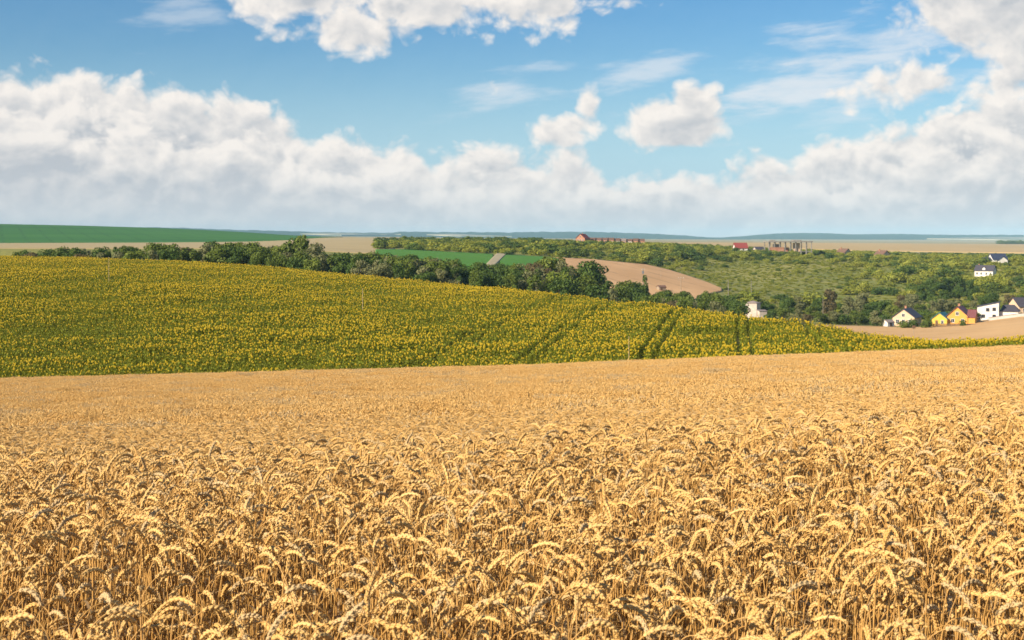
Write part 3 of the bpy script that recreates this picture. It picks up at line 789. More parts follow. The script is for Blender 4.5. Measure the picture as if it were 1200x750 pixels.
# ------------------------------------------------------------------ trees and shrubs
def leaf_cloud(seed, blobs, n, size, mat, name, inner=0.18):
    r_ = np.random.default_rng(seed)
    B = np.array(blobs, float); wts = (B[:, 3] * B[:, 4]) ** 1.0; wts /= wts.sum()
    k = r_.choice(len(B), n, p=wts)
    d_ = r_.normal(size=(n, 3)); d_ /= np.linalg.norm(d_, axis=1)[:, None]
    rad = np.where(r_.random(n) < inner, r_.uniform(0.4, 0.9, n), r_.uniform(0.86, 1.10, n))
    P = B[k, :3] + d_ * np.stack([B[k, 3], B[k, 3], B[k, 4]], 1) * rad[:, None]
    nrm = d_ + r_.normal(0, 0.55, (n, 3)); nrm /= np.linalg.norm(nrm, axis=1)[:, None]
    ref = r_.normal(size=(n, 3)); a = np.cross(nrm, ref); a /= np.linalg.norm(a, axis=1)[:, None]; c_ = np.cross(nrm, a)
    s_ = size * r_.uniform(0.55, 1.35, n)[:, None]
    V = np.stack([P - a * s_ * .5, P - c_ * s_ * .32 + nrm * s_ * .1, P + a * s_ * .5, P + c_ * s_ * .32 - nrm * s_ * .08], 1).reshape(-1, 3)
    V[:, 2] = np.maximum(V[:, 2], 0.05)
    return new_mesh(name, V, np.arange(n * 4).reshape(n, 4), mat)

def crown_blobs(seed, kind):
    r_ = random.Random(seed); bl = []
    if kind == 'round':
        for i in range(17):
            zc = r_.uniform(0.22, 0.90); w_ = 0.34 * math.sin(math.pi * min(1, (zc + 0.08) * 0.86)) ** 0.6
            a = r_.uniform(0, 6.28); q = r_.uniform(0.3, 1) * w_; s_ = r_.uniform(0.10, 0.19)
            bl.append((q * math.cos(a), q * math.sin(a), zc, s_, s_ * r_.uniform(.7, .95)))
    elif kind == 'tall':
        for i in range(15):
            zc = r_.uniform(0.12, 0.92); w_ = 0.20 * (1 - abs(zc - 0.45) * 1.1)
            a = r_.uniform(0, 6.28); q = r_.uniform(0.2, 1) * w_; s_ = r_.uniform(0.07, 0.13)
            bl.append((q * math.cos(a), q * math.sin(a), zc, s_, s_ * 1.3))
    elif kind == 'cone':
        for i in range(18):
            zc = 0.08 + 0.86 * i / 17; w_ = 0.20 * (1 - zc) + 0.015; a = i * 2.4; s_ = 0.5 * w_ + 0.05
            bl.append((w_ * .6 * math.cos(a), w_ * .6 * math.sin(a), zc, s_, s_ * .8))
    else:  # bush
        for i in range(13):
            a = r_.uniform(0, 6.28); q = r_.uniform(0, 0.52); s_ = r_.uniform(0.20, 0.34)
            bl.append((q * math.cos(a), q * math.sin(a), r_.uniform(0.2, 0.70) * (1 - q * .5), s_, s_ * .8))
    return bl

TH = 10.0
def tree_lib(kind, mat, seed, n=2400, size=0.62):
    bl = [(a * TH, b_ * TH, c_ * TH, d_ * TH, e * TH) for a, b_, c_, d_, e in crown_blobs(seed, kind)]
    cr = leaf_cloud(seed, bl, n, size, mat, 'crown')
    r_ = random.Random(seed + 5); mb = MB()
    mb.tube([(0, 0, -0.4), (0.05, 0, TH * .18), (r_.uniform(-.2, .2), r_.uniform(-.2, .2), TH * .5), (0, 0, TH * .8)], [0.26, 0.20, 0.13, 0.04], 7)
    for i in range(6):
        a = r_.uniform(0, 6.28); z0 = TH * r_.uniform(.2, .5); L = TH * (.24 if kind == 'round' else .13)
        mb.tube([(0, 0, z0), (math.cos(a) * L * .5, math.sin(a) * L * .5, z0 + L * .5), (math.cos(a) * L, math.sin(a) * L, z0 + L * 1.1)], [0.11, 0.07, 0.025], 5)
    return cr, mb.mesh('trunk', M['bark'], True)
TL = {}
for kd, mt, k in (('round', 'leaf_dark', 4), ('round', 'leaf_mid', 4), ('round', 'leaf_light', 2), ('round', 'leaf_grey', 3), ('round', 'leaf_rust', 2),
                  ('tall', 'leaf_dark', 2), ('tall', 'leaf_mid', 2), ('tall', 'leaf_rust', 1), ('tall', 'leaf_grey', 1), ('cone', 'leaf_black', 2)):
    TL[(kd, mt)] = [tree_lib(kd, M[mt], 40 + 17 * i + 100 * len(TL)) for i in range(k)]
n_tree = [0]
def tree(px, D, h, kd, mt, label, cat='tree', group=None, wide=1.0, name='deciduous_tree', base=0.0):
    x0 = pxx(px, D); lib = TL[(kd, mt)]; cr, tk = lib[n_tree[0] % len(lib)]; n_tree[0] += 1
    s_ = h / TH
    t = thing(name, label, cat, (x0, D, Hs(x0, D) - base), random.uniform(0, 6.28), group, (s_ * wide * random.uniform(.85, 1.1), s_ * wide * random.uniform(.85, 1.1), s_))
    link('crown', cr, t); link('trunk', tk, t)
    return t
def top_h(px, D, ytop):
    x0 = pxx(px, D); return -(ytop - HY) / F * D - Hs(x0, D)

# the belt in the valley behind the sunflower crest
belt_y = ip([-60, 0, 14, 24, 60, 100, 130, 180, 240, 300, 330, 370, 400, 450, 480, 520, 560, 600, 630, 655, 670, 712, 735, 760, 800, 840, 870, 900],
            [297, 298, 297, 291, 290, 290, 288, 286, 284, 284, 288, 292, 293, 295, 300, 303, 305, 309, 307, 306, 311, 322, 329, 335, 341, 341, 347, 358])
KIND = {'leaf_dark': 'dark green tree', 'leaf_mid': 'mid green tree', 'leaf_light': 'light yellowish green tree', 'leaf_grey': 'dull grey green tree', 'leaf_rust': 'brownish tree'}
def seg(px):
    return ('in the belt below the pale stubble strip' if px < 335 else 'in the belt left of the bright green fields' if px < 465 else
            'in the belt below the bright green fields' if px < 655 else 'in the belt below the tan dome field')
px = 22.0
while px < 864:
    for (Dr, dy, pk) in ((470, 0, 1.0), (440, 5, 0.85), (412, 10, 0.7)):
        p = px + random.uniform(-7, 7)
        if random.random() > pk or (Dr < 430 and p < 300): continue
        if Dr < crest_D(p) + 38: Dr = crest_D(p) + 38 + random.uniform(0, 10)
        D = Dr + random.uniform(-10, 10)
        mt = random.choices(list(KIND), (36, 36, 10, 14, 3))[0]
        kd = 'tall' if mt in ('leaf_dark', 'leaf_mid') and random.random() < 0.25 else 'round'
        h = top_h(p, D, belt_y(p) + dy + abs(random.gauss(0, 2.4)))
        h = min(max(h, 3.8), 15.5)
        tree(p, D, h, kd, mt, KIND[mt] + ' ' + seg(p), group='trees of the valley belt', wide=random.uniform(0.95, 1.25) * (1.15 if h < 7 else 1))
    px += 9.0 if px < 330 else 10.5
# landmark trees
tree(345, 462, top_h(345, 462, 276.5), 'round', 'leaf_mid', 'tallest round tree rising above the belt at the left', wide=0.95)
tree(372, 455, top_h(372, 455, 285), 'round', 'leaf_grey', 'pale grey green round tree just right of the tallest belt tree')
tree(281, 448, top_h(281, 448, 291), 'round', 'leaf_light', 'bright yellow green tree in the left part of the belt')
tree(306, 440, top_h(306, 440, 292), 'tall', 'leaf_mid', 'light narrow tree in front of the belt left of the tallest tree')
tree(694, 452, top_h(694, 452, 307.5), 'round', 'leaf_dark', 'big dark rounded tree standing against the tan dome field', wide=1.15)
tree(645, 470, top_h(645, 470, 301), 'round', 'leaf_light', 'light green tree at the left corner of the tan field', wide=1.1)
tree(627, 455, top_h(627, 455, 308), 'round', 'leaf_rust', 'brownish tree beside the light green one, left of the tan field', wide=0.9)
tree(658, 460, top_h(658, 460, 306), 'round', 'leaf_grey', 'greyish bare topped tree at the tan field corner', wide=0.8)
tree(754, 470, top_h(754, 470, 323), 'tall', 'leaf_dark', 'narrow dark tree beside the tall utility pole', wide=0.7)

# gardens and valley wood at right
lab = {'leaf_grey': 'silvery green willow', 'leaf_mid': 'mid green tree', 'leaf_dark': 'dark green tree', 'leaf_light': 'bright green tree', 'leaf_rust': 'reddish brown tree'}
def right_seg(px):
    return ('in the valley wood right of the pale hut' if px < 960 else 'in the valley wood left of the village' if px < 1045 else
            'behind the yellow cottages' if px < 1145 else 'behind the white village houses')
def rtree(px, D, ytop, kd, mt, wide=1.1, label=None, name='deciduous_tree', grp='trees around the village'):
    h = min(max(top_h(px, D, ytop), 2.5), 18)
    return tree(px, D, h, kd, mt, label or (lab[mt] + ' ' + right_seg(px)), 'tree', None if label else grp, wide, name)
rtree(972, 520, 340, 'tall', 'leaf_rust', 1.25, 'dark reddish brown columnar tree standing alone in the valley wood')
for (px, D, yt, mt, w_) in [(905, 470, 363, 'leaf_dark', 1.3), (918, 480, 362, 'leaf_mid', 1.3), (932, 476, 362, 'leaf_grey', 1.3), (900, 505, 352, 'leaf_dark', 1.3), (925, 520, 349, 'leaf_dark', 1.3),
                            (935, 545, 346, 'leaf_grey', 1.3), (950, 500, 358, 'leaf_mid', 1.3), (960, 490, 364, 'leaf_mid', 1.4), (945, 470, 368, 'leaf_rust', 1.4), (962, 530, 348, 'leaf_dark', 1.2),
                            (978, 490, 364, 'leaf_grey', 1.4), (992, 500, 360, 'leaf_grey', 1.4), (1004, 488, 364, 'leaf_mid', 1.3), (1000, 530, 347, 'leaf_grey', 1.3), (1012, 545, 343, 'leaf_grey', 1.3),
                            (1024, 540, 350, 'leaf_dark', 1.2), (1036, 530, 352, 'leaf_dark', 1.2), (1016, 505, 362, 'leaf_dark', 1.2), (1010, 560, 345, 'leaf_rust', 0.9), (988, 545, 352, 'leaf_dark', 1.2),
                            (1060, 545, 352, 'leaf_grey', 1.2), (1070, 560, 345, 'leaf_grey', 1.2), (1080, 540, 356, 'leaf_mid', 1.2), (1092, 550, 352, 'leaf_grey', 1.3), (1104, 555, 350, 'leaf_grey', 1.4), (1118, 555, 351, 'leaf_grey', 1.4),
                            (1130, 545, 356, 'leaf_mid', 1.3), (1140, 550, 352, 'leaf_grey', 1.3), (1150, 560, 350, 'leaf_dark', 1.2), (1162, 580, 343, 'leaf_dark', 1.2), (1195, 570, 346, 'leaf_dark', 1.2), (1204, 560, 350, 'leaf_mid', 1.2),
                            (1056, 585, 346, 'leaf_rust', 1.0), (1066, 590, 344, 'leaf_grey', 1.1)]:
    rtree(px, D, yt, 'round', mt, w_)
rtree(1045, 505, 357, 'round', 'leaf_light', 1.2, 'bright green garden tree left of the cream gabled house')
rtree(1028, 478, 364, 'round', 'leaf_grey', 1.35, 'pale green rounded willow at the field edge left of the cream gabled house')
rtree(1184, 520, 345, 'round', 'leaf_rust', 1.1, 'large thin crowned brownish tree behind the white village houses')
for i, (px, D, yt) in enumerate([(1080, 630, 332), (1088, 640, 328), (1096, 635, 327), (1104, 640, 325), (1112, 645, 325), (1120, 640, 324), (1128, 640, 326), (1136, 635, 328), (1144, 630, 334), (1092, 620, 336), (1108, 618, 336), (1124, 620, 336), (1138, 618, 340)]):
    tree(px, D, top_h(px, D, yt), 'round' if i % 3 else 'tall', 'leaf_dark' if i % 2 else 'leaf_black' if False else 'leaf_dark',
         'tall dark green tree of the clump below the big white house', 'tree', 'dark clump of trees on the slope', 1.05 if i % 3 else 1.7)

# shrubs
def bush_lib(mat, seed, n=620, size=0.42, hgt=3.0):
    bl = [(a * hgt, b_ * hgt, c_ * hgt, d_ * hgt, e * hgt) for a, b_, c_, d_, e in crown_blobs(seed, 'bush')]
    return leaf_cloud(seed, bl, n, size, mat, 'shrub')
BM = [bush_lib(M['scrub'], 700 + i) for i in range(6)] + [bush_lib(M['leaf_mid'], 720 + i) for i in range(2)] + [bush_lib(M['leaf_dark'], 730 + i) for i in range(2)]
lib_bush = library('scrub_bush', BM)
NB = 6000
bd = np.sqrt(rng.uniform(540 ** 2, 1230 ** 2, NB)); bpx = rng.uniform(440, 1300, NB)
bx = pxx(bpx, bd); by_ = HY - F * H(bx, bd) / bd
nzz = lowfreq(bx, bd, 90, 61) + 0.6 * lowfreq(bx, bd, 35, 62)
tan_top = np.interp(bpx, [645, 660, 700, 760, 785, 810, 830, 846, 852], [303, 303, 305, 311, 317, 325, 332, 339, 400])
keepb = rng.random(NB) < np.clip(0.62 + 0.5 * nzz, 0.08, 1.0)
keepb &= ~((bpx < 856) & (by_ > tan_top - 0.8))                       # the tan field
keepb &= ~((bpx < 650) & (by_ > np.interp(bpx, [440, 470, 520, 580, 640], [292.5, 292.5, 295, 298, 301])))                                # the green fields
clear = ((bpx - 905) / 85) ** 2 + ((by_ - 330) / 21) ** 2
keepb &= ~((clear < 1) & (rng.random(NB) < 0.80))                       # the grassy clearing
keepb &= ~((bpx > 760) & (bpx < 900) & (by_ > 306) & (rng.random(NB) < 0.6))
keepb &= ~((by_ > 352) & (bpx > 900) & (rng.random(NB) < 0.4))
keepb &= ~((np.abs(bpx - 1155) < 19) & (by_ > 317) & (by_ < 331))
bpx, bd, bx, by_, nzz = (a[keepb] for a in (bpx, bd, bx, by_, nzz))
bh = np.clip(rng.lognormal(1.18, 0.36, len(bx)), 1.4, 7.0) * np.where((((bpx - 905) / 100) ** 2 + ((by_ - 330) / 24) ** 2) < 1, 0.55, 1.0)
bh = np.where((bd > 930), np.clip(bh, 1.5, 4.2), bh)
keep2 = ~((bd > 1060) & (bpx > 1035) & (rng.random(len(bx)) < 0.9))
bpx, bd, bx, by_, nzz, bh = (a[keep2] for a in (bpx, bd, bx, by_, nzz, bh))
bi = np.where(rng.random(len(bx)) < 0.76, rng.integers(0, 6, len(bx)), 6 + rng.integers(0, 4, len(bx)))
brz = rng.uniform(0, 6.28, len(bx)); bw = rng.uniform(1.1, 1.75, len(bx)) * bh / 3.0; bz = H(bx, bd)
inview = np.where((bpx > 2) & (bpx < 1198) & (by_ < 372))[0]
big = inview[np.argsort(-(bh / bd)[inview])][:300]
im = np.zeros(len(bx), bool); im[big] = True; o_ = ~im
stuff('scrub', 'dense green scrub covering the far slope and ridge', np.stack([bx, bd, bz - .1], 1)[o_], np.stack([brz * 0, brz * 0, brz], 1)[o_],
      np.stack([bw, bw, bh / 3.0], 1)[o_], bi[o_], lib_bush)
def shrub_label(px, y_, i):
    kind = 'yellowish green shrub' if i < 6 else 'mid green shrub' if i < 8 else 'dark green shrub'
    if px < 660: w_ = 'on the ridge above the bright green fields'
    elif px < 850: w_ = 'on the ridge above the tan dome field'
    elif px < 960: w_ = 'on the slope below the concrete frame building' if y_ < 318 else 'on the slope between the clearing and valley wood'
    elif px < 1085: w_ = 'on the upper slope left of the big white house' if y_ < 330 else 'on the slope above the valley wood'
    else: w_ = 'around the big white house on the slope' if y_ < 335 else 'on the slope above the village houses'
    return kind + ' ' + w_
for i in big:
    o = link('shrub', BM[bi[i]], None, (bx[i], bd[i], bz[i] - .1), brz[i], (bw[i], bw[i], bh[i] / 3.0))
    tag(o, shrub_label(bpx[i], by_[i], bi[i]), 'shrub', 'shrubs on the far slope')
# rough grass tussocks between the shrubs
NT = 11000
td = np.sqrt(rng.uniform(500 ** 2, 1000 ** 2, NT)); tp = rng.uniform(640, 1300, NT); tx_ = pxx(tp, td); tyy = HY - F * H(tx_, td) / td
kt = ~((tp < 858) & (tyy > np.interp(tp, [645, 660, 700, 760, 785, 810, 830, 846, 856], [303, 303, 305, 311, 317, 325, 332, 339, 350]) - 0.8)) & ~((tp > 940) & (td < 545))
kt &= ~((np.abs(tp - 1155) < 16) & (tyy > 320) & (tyy < 331))
td, tp, tx_ = td[kt], tp[kt], tx_[kt]; th_ = rng.uniform(0.25, 0.62, len(td)); tw = rng.uniform(0.5, 1.3, len(td))
stuff('rough_growth', 'low weedy growth on the open slope between shrubs', np.stack([tx_, td, H(tx_, td) - .1], 1), np.stack([td * 0, td * 0, td * 7], 1),
      np.stack([tw * .6, tw * .6, th_ * .55], 1), rng.integers(0, 6, len(td)), lib_bush)
# hedges and lone trees on the far plain
NHd = 420
hp = np.concatenate([rng.uniform(1040, 1230, 230), rng.uniform(1168, 1215, 60), rng.uniform(440, 640, 130)])
hD = np.concatenate([rng.normal(1300, 14, 230), rng.normal(4200, 60, 60), rng.uniform(1050, 1250, 130)])
hx = pxx(hp, hD); hsz = np.concatenate([rng.uniform(0.5, 1.1, 230), rng.uniform(2.0, 4.5, 60), rng.uniform(0.9, 2.0, 130)])
stuff('hedge', 'low dark hedge lines across the far plain', np.stack([hx, hD, H(hx, hD) - .2], 1), np.stack([hp * 0, hp * 0, hp], 1),
      np.stack([hsz * 1.5, hsz * 1.5, hsz], 1), rng.integers(6, 10, NHd), lib_bush)

# ------------------------------------------------------------------ houses
M['glass'] = surf('window_glass', (0.03, 0.035, 0.045), rough=0.15, spec=0.6)
M['white'] = surf('white_plaster', (0.80, 0.77, 0.70), (0.72, 0.69, 0.62), 0.7, c3=(0.66, 0.62, 0.55), scale3=0.5)
M['frame'] = surf('white_frame', (0.75, 0.74, 0.70))
M['cream'] = surf('cream_plaster', (0.70, 0.50, 0.34), (0.62, 0.43, 0.29), 0.8)
M['pinkish'] = surf('pale_plaster', (0.62, 0.54, 0.46), (0.50, 0.43, 0.37), 0.9, c3=(0.46, 0.38, 0.32), scale3=0.6)
M['yellow'] = surf('yellow_plaster', (0.74, 0.46, 0.08), (0.66, 0.40, 0.07), 0.8)
M['orange'] = surf('orange_plaster', (0.70, 0.36, 0.08), (0.62, 0.31, 0.07), 0.8)
M['brick'] = surf('red_brick', (0.42, 0.20, 0.12), (0.33, 0.15, 0.09), 2.0, c3=(0.50, 0.26, 0.16), scale3=0.6)
M['slate'] = surf('dark_roof', (0.060, 0.056, 0.072), (0.085, 0.078, 0.092), 2.5, rough=0.6, stretch=(1, 1, 3))
M['maroon'] = surf('maroon_roof', (0.16, 0.055, 0.06), (0.21, 0.08, 0.08), 2.5, rough=0.6)
M['teal'] = surf('teal_roof', (0.03, 0.17, 0.18), (0.05, 0.21, 0.21), 2.0, rough=0.5)
M['redroof'] = surf('red_roof', (0.30, 0.065, 0.05), (0.23, 0.05, 0.042), 2.0, rough=0.6)
M['brownroof'] = surf('brown_roof', (0.15, 0.085, 0.06), (0.20, 0.12, 0.085), 2.0, rough=0.7)
M['greyroof'] = surf('grey_roof', (0.24, 0.19, 0.17), (0.30, 0.25, 0.22), 2.0, rough=0.7)
M['blueroof'] = surf('blue_black_roof', (0.035, 0.045, 0.085), (0.05, 0.06, 0.10), 2.0, rough=0.5)
M['concrete'] = surf('raw_concrete', (0.33, 0.30, 0.26), (0.26, 0.24, 0.21), 1.0, c3=(0.20, 0.18, 0.16), scale3=0.7)
M['wood'] = surf('weathered_wood', (0.26, 0.20, 0.14), (0.36, 0.29, 0.21), 4.0, stretch=(1, 1, 0.2))
M['palewood'] = surf('pale_pole', (0.44, 0.34, 0.19), (0.36, 0.28, 0.16), 4.0, stretch=(1, 1, 0.2))
M['door'] = surf('dark_door', (0.12, 0.07, 0.04), (0.16, 0.10, 0.06), 3.0)
M['metal'] = surf('grey_metal', (0.30, 0.31, 0.32), rough=0.45, metallic=0.6)

def window(parent, face, u, z_, w_, h_, L, Wd, mat='frame'):
    """face: 'front' (-y) 'left' (-x) 'right' (+x) 'back' (+y); u runs along the face"""
    def put(mb, a0, a1, b0, b1, o0, o1):
        if face == 'front': mb.box(a0, a1, -Wd / 2 - o1, -Wd / 2 - o0, b0, b1)
        elif face == 'back': mb.box(a0, a1, Wd / 2 + o0, Wd / 2 + o1, b0, b1)
        elif face == 'left': mb.box(-L / 2 - o1, -L / 2 - o0, a0, a1, b0, b1)
        else: mb.box(L / 2 + o0, L / 2 + o1, a0, a1, b0, b1)
    fr, gl = MB(), MB(); t = 0.09
    put(fr, u - w_ / 2 - t, u + w_ / 2 + t, z_ - t, z_, 0.003, .07); put(fr, u - w_ / 2 - t, u + w_ / 2 + t, z_ + h_, z_ + h_ + t, 0.003, .07)
    put(fr, u - w_ / 2 - t, u - w_ / 2, z_, z_ + h_, 0.003, .07); put(fr, u + w_ / 2, u + w_ / 2 + t, z_, z_ + h_, 0.003, .07)
    put(fr, u - .03, u + .03, z_, z_ + h_, 0.035, .06)
    put(gl, u - w_ / 2, u + w_ / 2, z_, z_ + h_, 0.004, .03)
    f = fr.build('window', M[mat], parent); gl.build('pane', M['glass'], f)

def door(parent, face, u, L, Wd, h_=2.05, w_=0.95):
    mb, hd = MB(), MB()
    def put(m_, a0, a1, b0, b1, o0, o1):
        if face == 'front': m_.box(a0, a1, -Wd / 2 - o1, -Wd / 2 - o0, b0, b1)
        elif face == 'left': m_.box(-L / 2 - o1, -L / 2 - o0, a0, a1, b0, b1)
        else: m_.box(L / 2 + o0, L / 2 + o1, a0, a1, b0, b1)
    put(mb, u - w_ / 2, u + w_ / 2, 0.05, h_, 0.004, .06); put(hd, u + w_ / 2 - .16, u + w_ / 2 - .1, 1.0, 1.12, .062, .11)
    d_ = mb.build('door', M['door'], parent); hd.build('handle', M['metal'], d_)

def gable_shell(parent, L, Wd, hw, hr, wall, roof, over=0.4, chim=None, sink=1.2):
    MB().prism([(-Wd / 2, -sink), (Wd / 2, -sink), (Wd / 2, hw), (0, hw + hr), (-Wd / 2, hw)], 'x', -L / 2, L / 2).build('wall', M[wall], parent)
    k = hr / (Wd / 2); rf = MB(); t = 0.16; e = Wd / 2 + over
    top_ = lambda y_: hw + hr - abs(y_) * k + 0.02
    rf.prism([(-e, top_(e)), (0, top_(0)), (e, top_(e)), (e, top_(e) + t), (0, top_(0) + t * 1.25), (-e, top_(e) + t)], 'x', -L / 2 - over, L / 2 + over)
    r_ = rf.build('roof', M[roof], parent)
    if chim:
        cx_, cy_ = chim; zc = top_(cy_)
        MB().box(cx_ - .3, cx_ + .3, cy_ - .3, cy_ + .3, zc - .3, hw + hr + .8).box(cx_ - .36, cx_ + .36, cy_ - .36, cy_ + .36, hw + hr + .803, hw + hr + .93).build('chimney', M['brick'], r_)
    return r_

def hip_shell(parent, L, Wd, hw, hr, wall, roof, over=0.4, sink=1.2, chim=None):
    MB().box(-L / 2, L / 2, -Wd / 2, Wd / 2, -sink, hw).build('wall', M[wall], parent)
    a, b_ = L / 2 + over, Wd / 2 + over; rl = max(L / 2 - Wd / 2, 0.4)
    mb = MB(); E0 = [(-a, -b_), (a, -b_), (a, b_), (-a, b_)]
    lo_ = [(p[0], p[1], hw + .003) for p in E0]; hi_ = [(p[0], p[1], hw + .18) for p in E0]; r0, r1 = (-rl, 0, hw + hr), (rl, 0, hw + hr)
    mb.poly(lo_[::-1])
    for i in range(4): mb.poly([lo_[i], lo_[(i + 1) % 4], hi_[(i + 1) % 4], hi_[i]])
    mb.poly([hi_[0], hi_[1], r1, r0]); mb.poly([hi_[1], hi_[2], r1]); mb.poly([hi_[2], hi_[3], r0, r1]); mb.poly([hi_[3], hi_[0], r0])
    r_ = mb.build('roof', M[roof], parent)
    if chim: MB().box(chim[0] - .3, chim[0] + .3, chim[1] - .3, chim[1] + .3, hw + .3, hw + hr + .7).build('chimney', M['brick'], r_)
    return r_

def place(name, label, cat, px, D, yaw, group=None, dz=0.0):
    x0 = pxx(px, D); return thing(name, label, cat, (x0, D, Hs(x0, D) + dz), R(yaw), group)

# village
h = place('house', 'cream gabled house with dark roof between garden bushes at the field edge', 'house', 1063, 486, 60)
gable_shell(h, 9.5, 7.4, 3.0, 2.7, 'cream', 'slate', chim=(1.5, 0.8))
for u in (-2.2, 0.0, 2.0): window(h, 'left', u, 0.9, 1.0, 1.3, 9.5, 7.4)
window(h, 'left', 0.0, 3.2, 0.9, 1.0, 9.5, 7.4); window(h, 'front', -2.0, 0.9, 1.2, 1.2, 9.5, 7.4); window(h, 'front', 1.6, 0.9, 1.2, 1.2, 9.5, 7.4)
h = place('cottage', 'small bright yellow cottage with a teal roof', 'house', 1104, 478, 58)
gable_shell(h, 6.5, 5.0, 2.5, 1.9, 'yellow', 'teal')
window(h, 'left', -1.0, 0.9, 0.8, 1.1, 6.5, 5.0); door(h, 'left', 0.9, 6.5, 5.0, 1.95, .85); window(h, 'front', 0.0, 0.9, 1.0, 1.1, 6.5, 5.0)
h = place('house', 'orange yellow house with maroon roof and front gable beside the yellow cottage', 'house', 1125, 478, 62)
gable_shell(h, 9.0, 6.6, 3.1, 2.9, 'orange', 'maroon', chim=(2.0, 0.6))
window(h, 'left', -1.7, 0.9, 1.0, 1.2, 9.0, 6.6); window(h, 'left', 1.5, 0.9, 1.0, 1.2, 9.0, 6.6); window(h, 'left', 0.0, 3.3, 0.9, 1.1, 9.0, 6.6)
MB().prism([(-4.2, -1), (0.2, -1), (0.2, 2.9), (-2.0, 4.9), (-4.2, 2.9)], 'y', -5.6, -3.303).build('gable_bay', M['orange'], h)
MB().prism([(-4.6, 2.65), (-2.0, 5.0), (0.6, 2.65), (0.6, 2.82), (-2.0, 5.22), (-4.6, 2.82)], 'y', -5.9, -3.0).build('roof', M['maroon'], h)
MB().box(1.2, 4.4, -5.4, -3.303, -1, 2.1).build('annexe', M['brick'], h)
MB().prism([(-5.7, 2.12), (-3.31, 2.9), (-3.31, 3.05), (-5.7, 2.27)], 'x', 1.0, 4.6).build('roof', M['maroon'], h)
h = place('white_house', 'white modern two storey house with slanted roofline and square dark windows', 'house', 1159, 488, -22)
MB().prism([(-3.6, -1.5), (3.4, -1.5), (3.4, 6.0), (-3.6, 4.4)], 'y', -3.5, 3.5).build('wall', M['white'], h)
MB().prism([(-3.8, 4.42), (3.6, 6.11), (3.6, 6.3), (-3.8, 4.61)], 'y', -3.7, 3.7).build('roof', M['slate'], h)
for u, z_ in ((-0.2, 3.1), (1.9, 3.3), (-1.6, 0.9), (1.9, 0.9)): window(h, 'front', u, z_, 0.95, 1.0, 7.0, 7.0, 'slate')
w_ = MB().box(3.403, 9.6, -1.5, 5.5, -1.5, 3.0).build('wing', M['white'], h)
a, b_, c_, d_ = (3.41, -1.9), (10.1, -1.9), (10.1, 5.9), (3.41, 5.9)
mb = MB(); mb.poly([(*p, 3.004) for p in (d_, c_, b_, a)])
mb.poly([(*a, 3.004), (*b_, 3.004), (8.2, 2, 5.2), (4.6, 2, 5.2)]).poly([(*b_, 3.004), (*c_, 3.004), (8.2, 2, 5.2)]).poly([(*c_, 3.004), (*d_, 3.004), (4.6, 2, 5.2), (8.2, 2, 5.2)]).poly([(*d_, 3.004), (*a, 3.004), (4.6, 2, 5.2)])
mb.build('roof', M['slate'], h)
h = place('garden_wall', 'low white garden wall running right from the white modern house', 'wall', 1185, 478, 6)
n_ = 14; W0 = 16.0; x0 = pxx(1185, 478); base = Hs(x0, 478)
mb = MB(); cap_ = MB()
for i in range(n_):
    xa, xb = -W0 / 2 + W0 * i / n_, -W0 / 2 + W0 * (i + 1) / n_
    za, zb = Hs(x0 + xa, 478) - base, Hs(x0 + xb, 478) - base
    mb.hexa([(xa, -.12, za - .5), (xb, -.12, zb - .5), (xb, .12, zb - .5), (xa, .12, za - .5), (xa, -.12, za + 1.3), (xb, -.12, zb + 1.3), (xb, .12, zb + 1.3), (xa, .12, za + 1.3)])
    cap_.hexa([(xa, -.17, za + 1.303), (xb, -.17, zb + 1.303), (xb, .17, zb + 1.303), (xa, .17, za + 1.303), (xa, -.17, za + 1.4), (xb, -.17, zb + 1.4), (xb, .17, zb + 1.4), (xa, .17, za + 1.4)])
mb.build('wall', M['white'], h); cap_.build('coping', M['greyroof'], h)
h = place('house', 'house with grey slate roof and tan wall cut by the right edge of the photo', 'house', 1203, 505, 10)
gable_shell(h, 10, 8, 2.9, 2.8, 'cream', 'slate'); window(h, 'front', -3.0, 0.9, 1.1, 1.2, 10, 8); window(h, 'front', 0.5, 0.9, 1.1, 1.2, 10, 8)
h = place('shed', 'tiny white shed left of the cream gabled house', 'shed', 1041, 476, 30)
gable_shell(h, 3.0, 2.4, 1.6, 0.7, 'white', 'greyroof', over=.2); door(h, 'front', 0, 3.0, 2.4, 1.5, .8)
h = place('fence', 'low brown wooden fence in front of the yellow and orange cottages', 'fence', 1119, 466, -4)
for i in range(9): MB().box(-7 + 1.75 * i - .06, -7 + 1.75 * i + .06, -.06, .06, -.3, 1.15).build('post', M['wood'], h)
for z_ in (0.35, 0.85): MB().box(-7, 7, -.10, -.063, z_, z_ + .12).build('rail', M['wood'], h)
mb = MB()
for i in range(46): mb.box(-6.9 + .3 * i, -6.72 + .3 * i, -.13, -.103, 0.08, 1.08)
mb.build('picket_panel', M['door'], h)

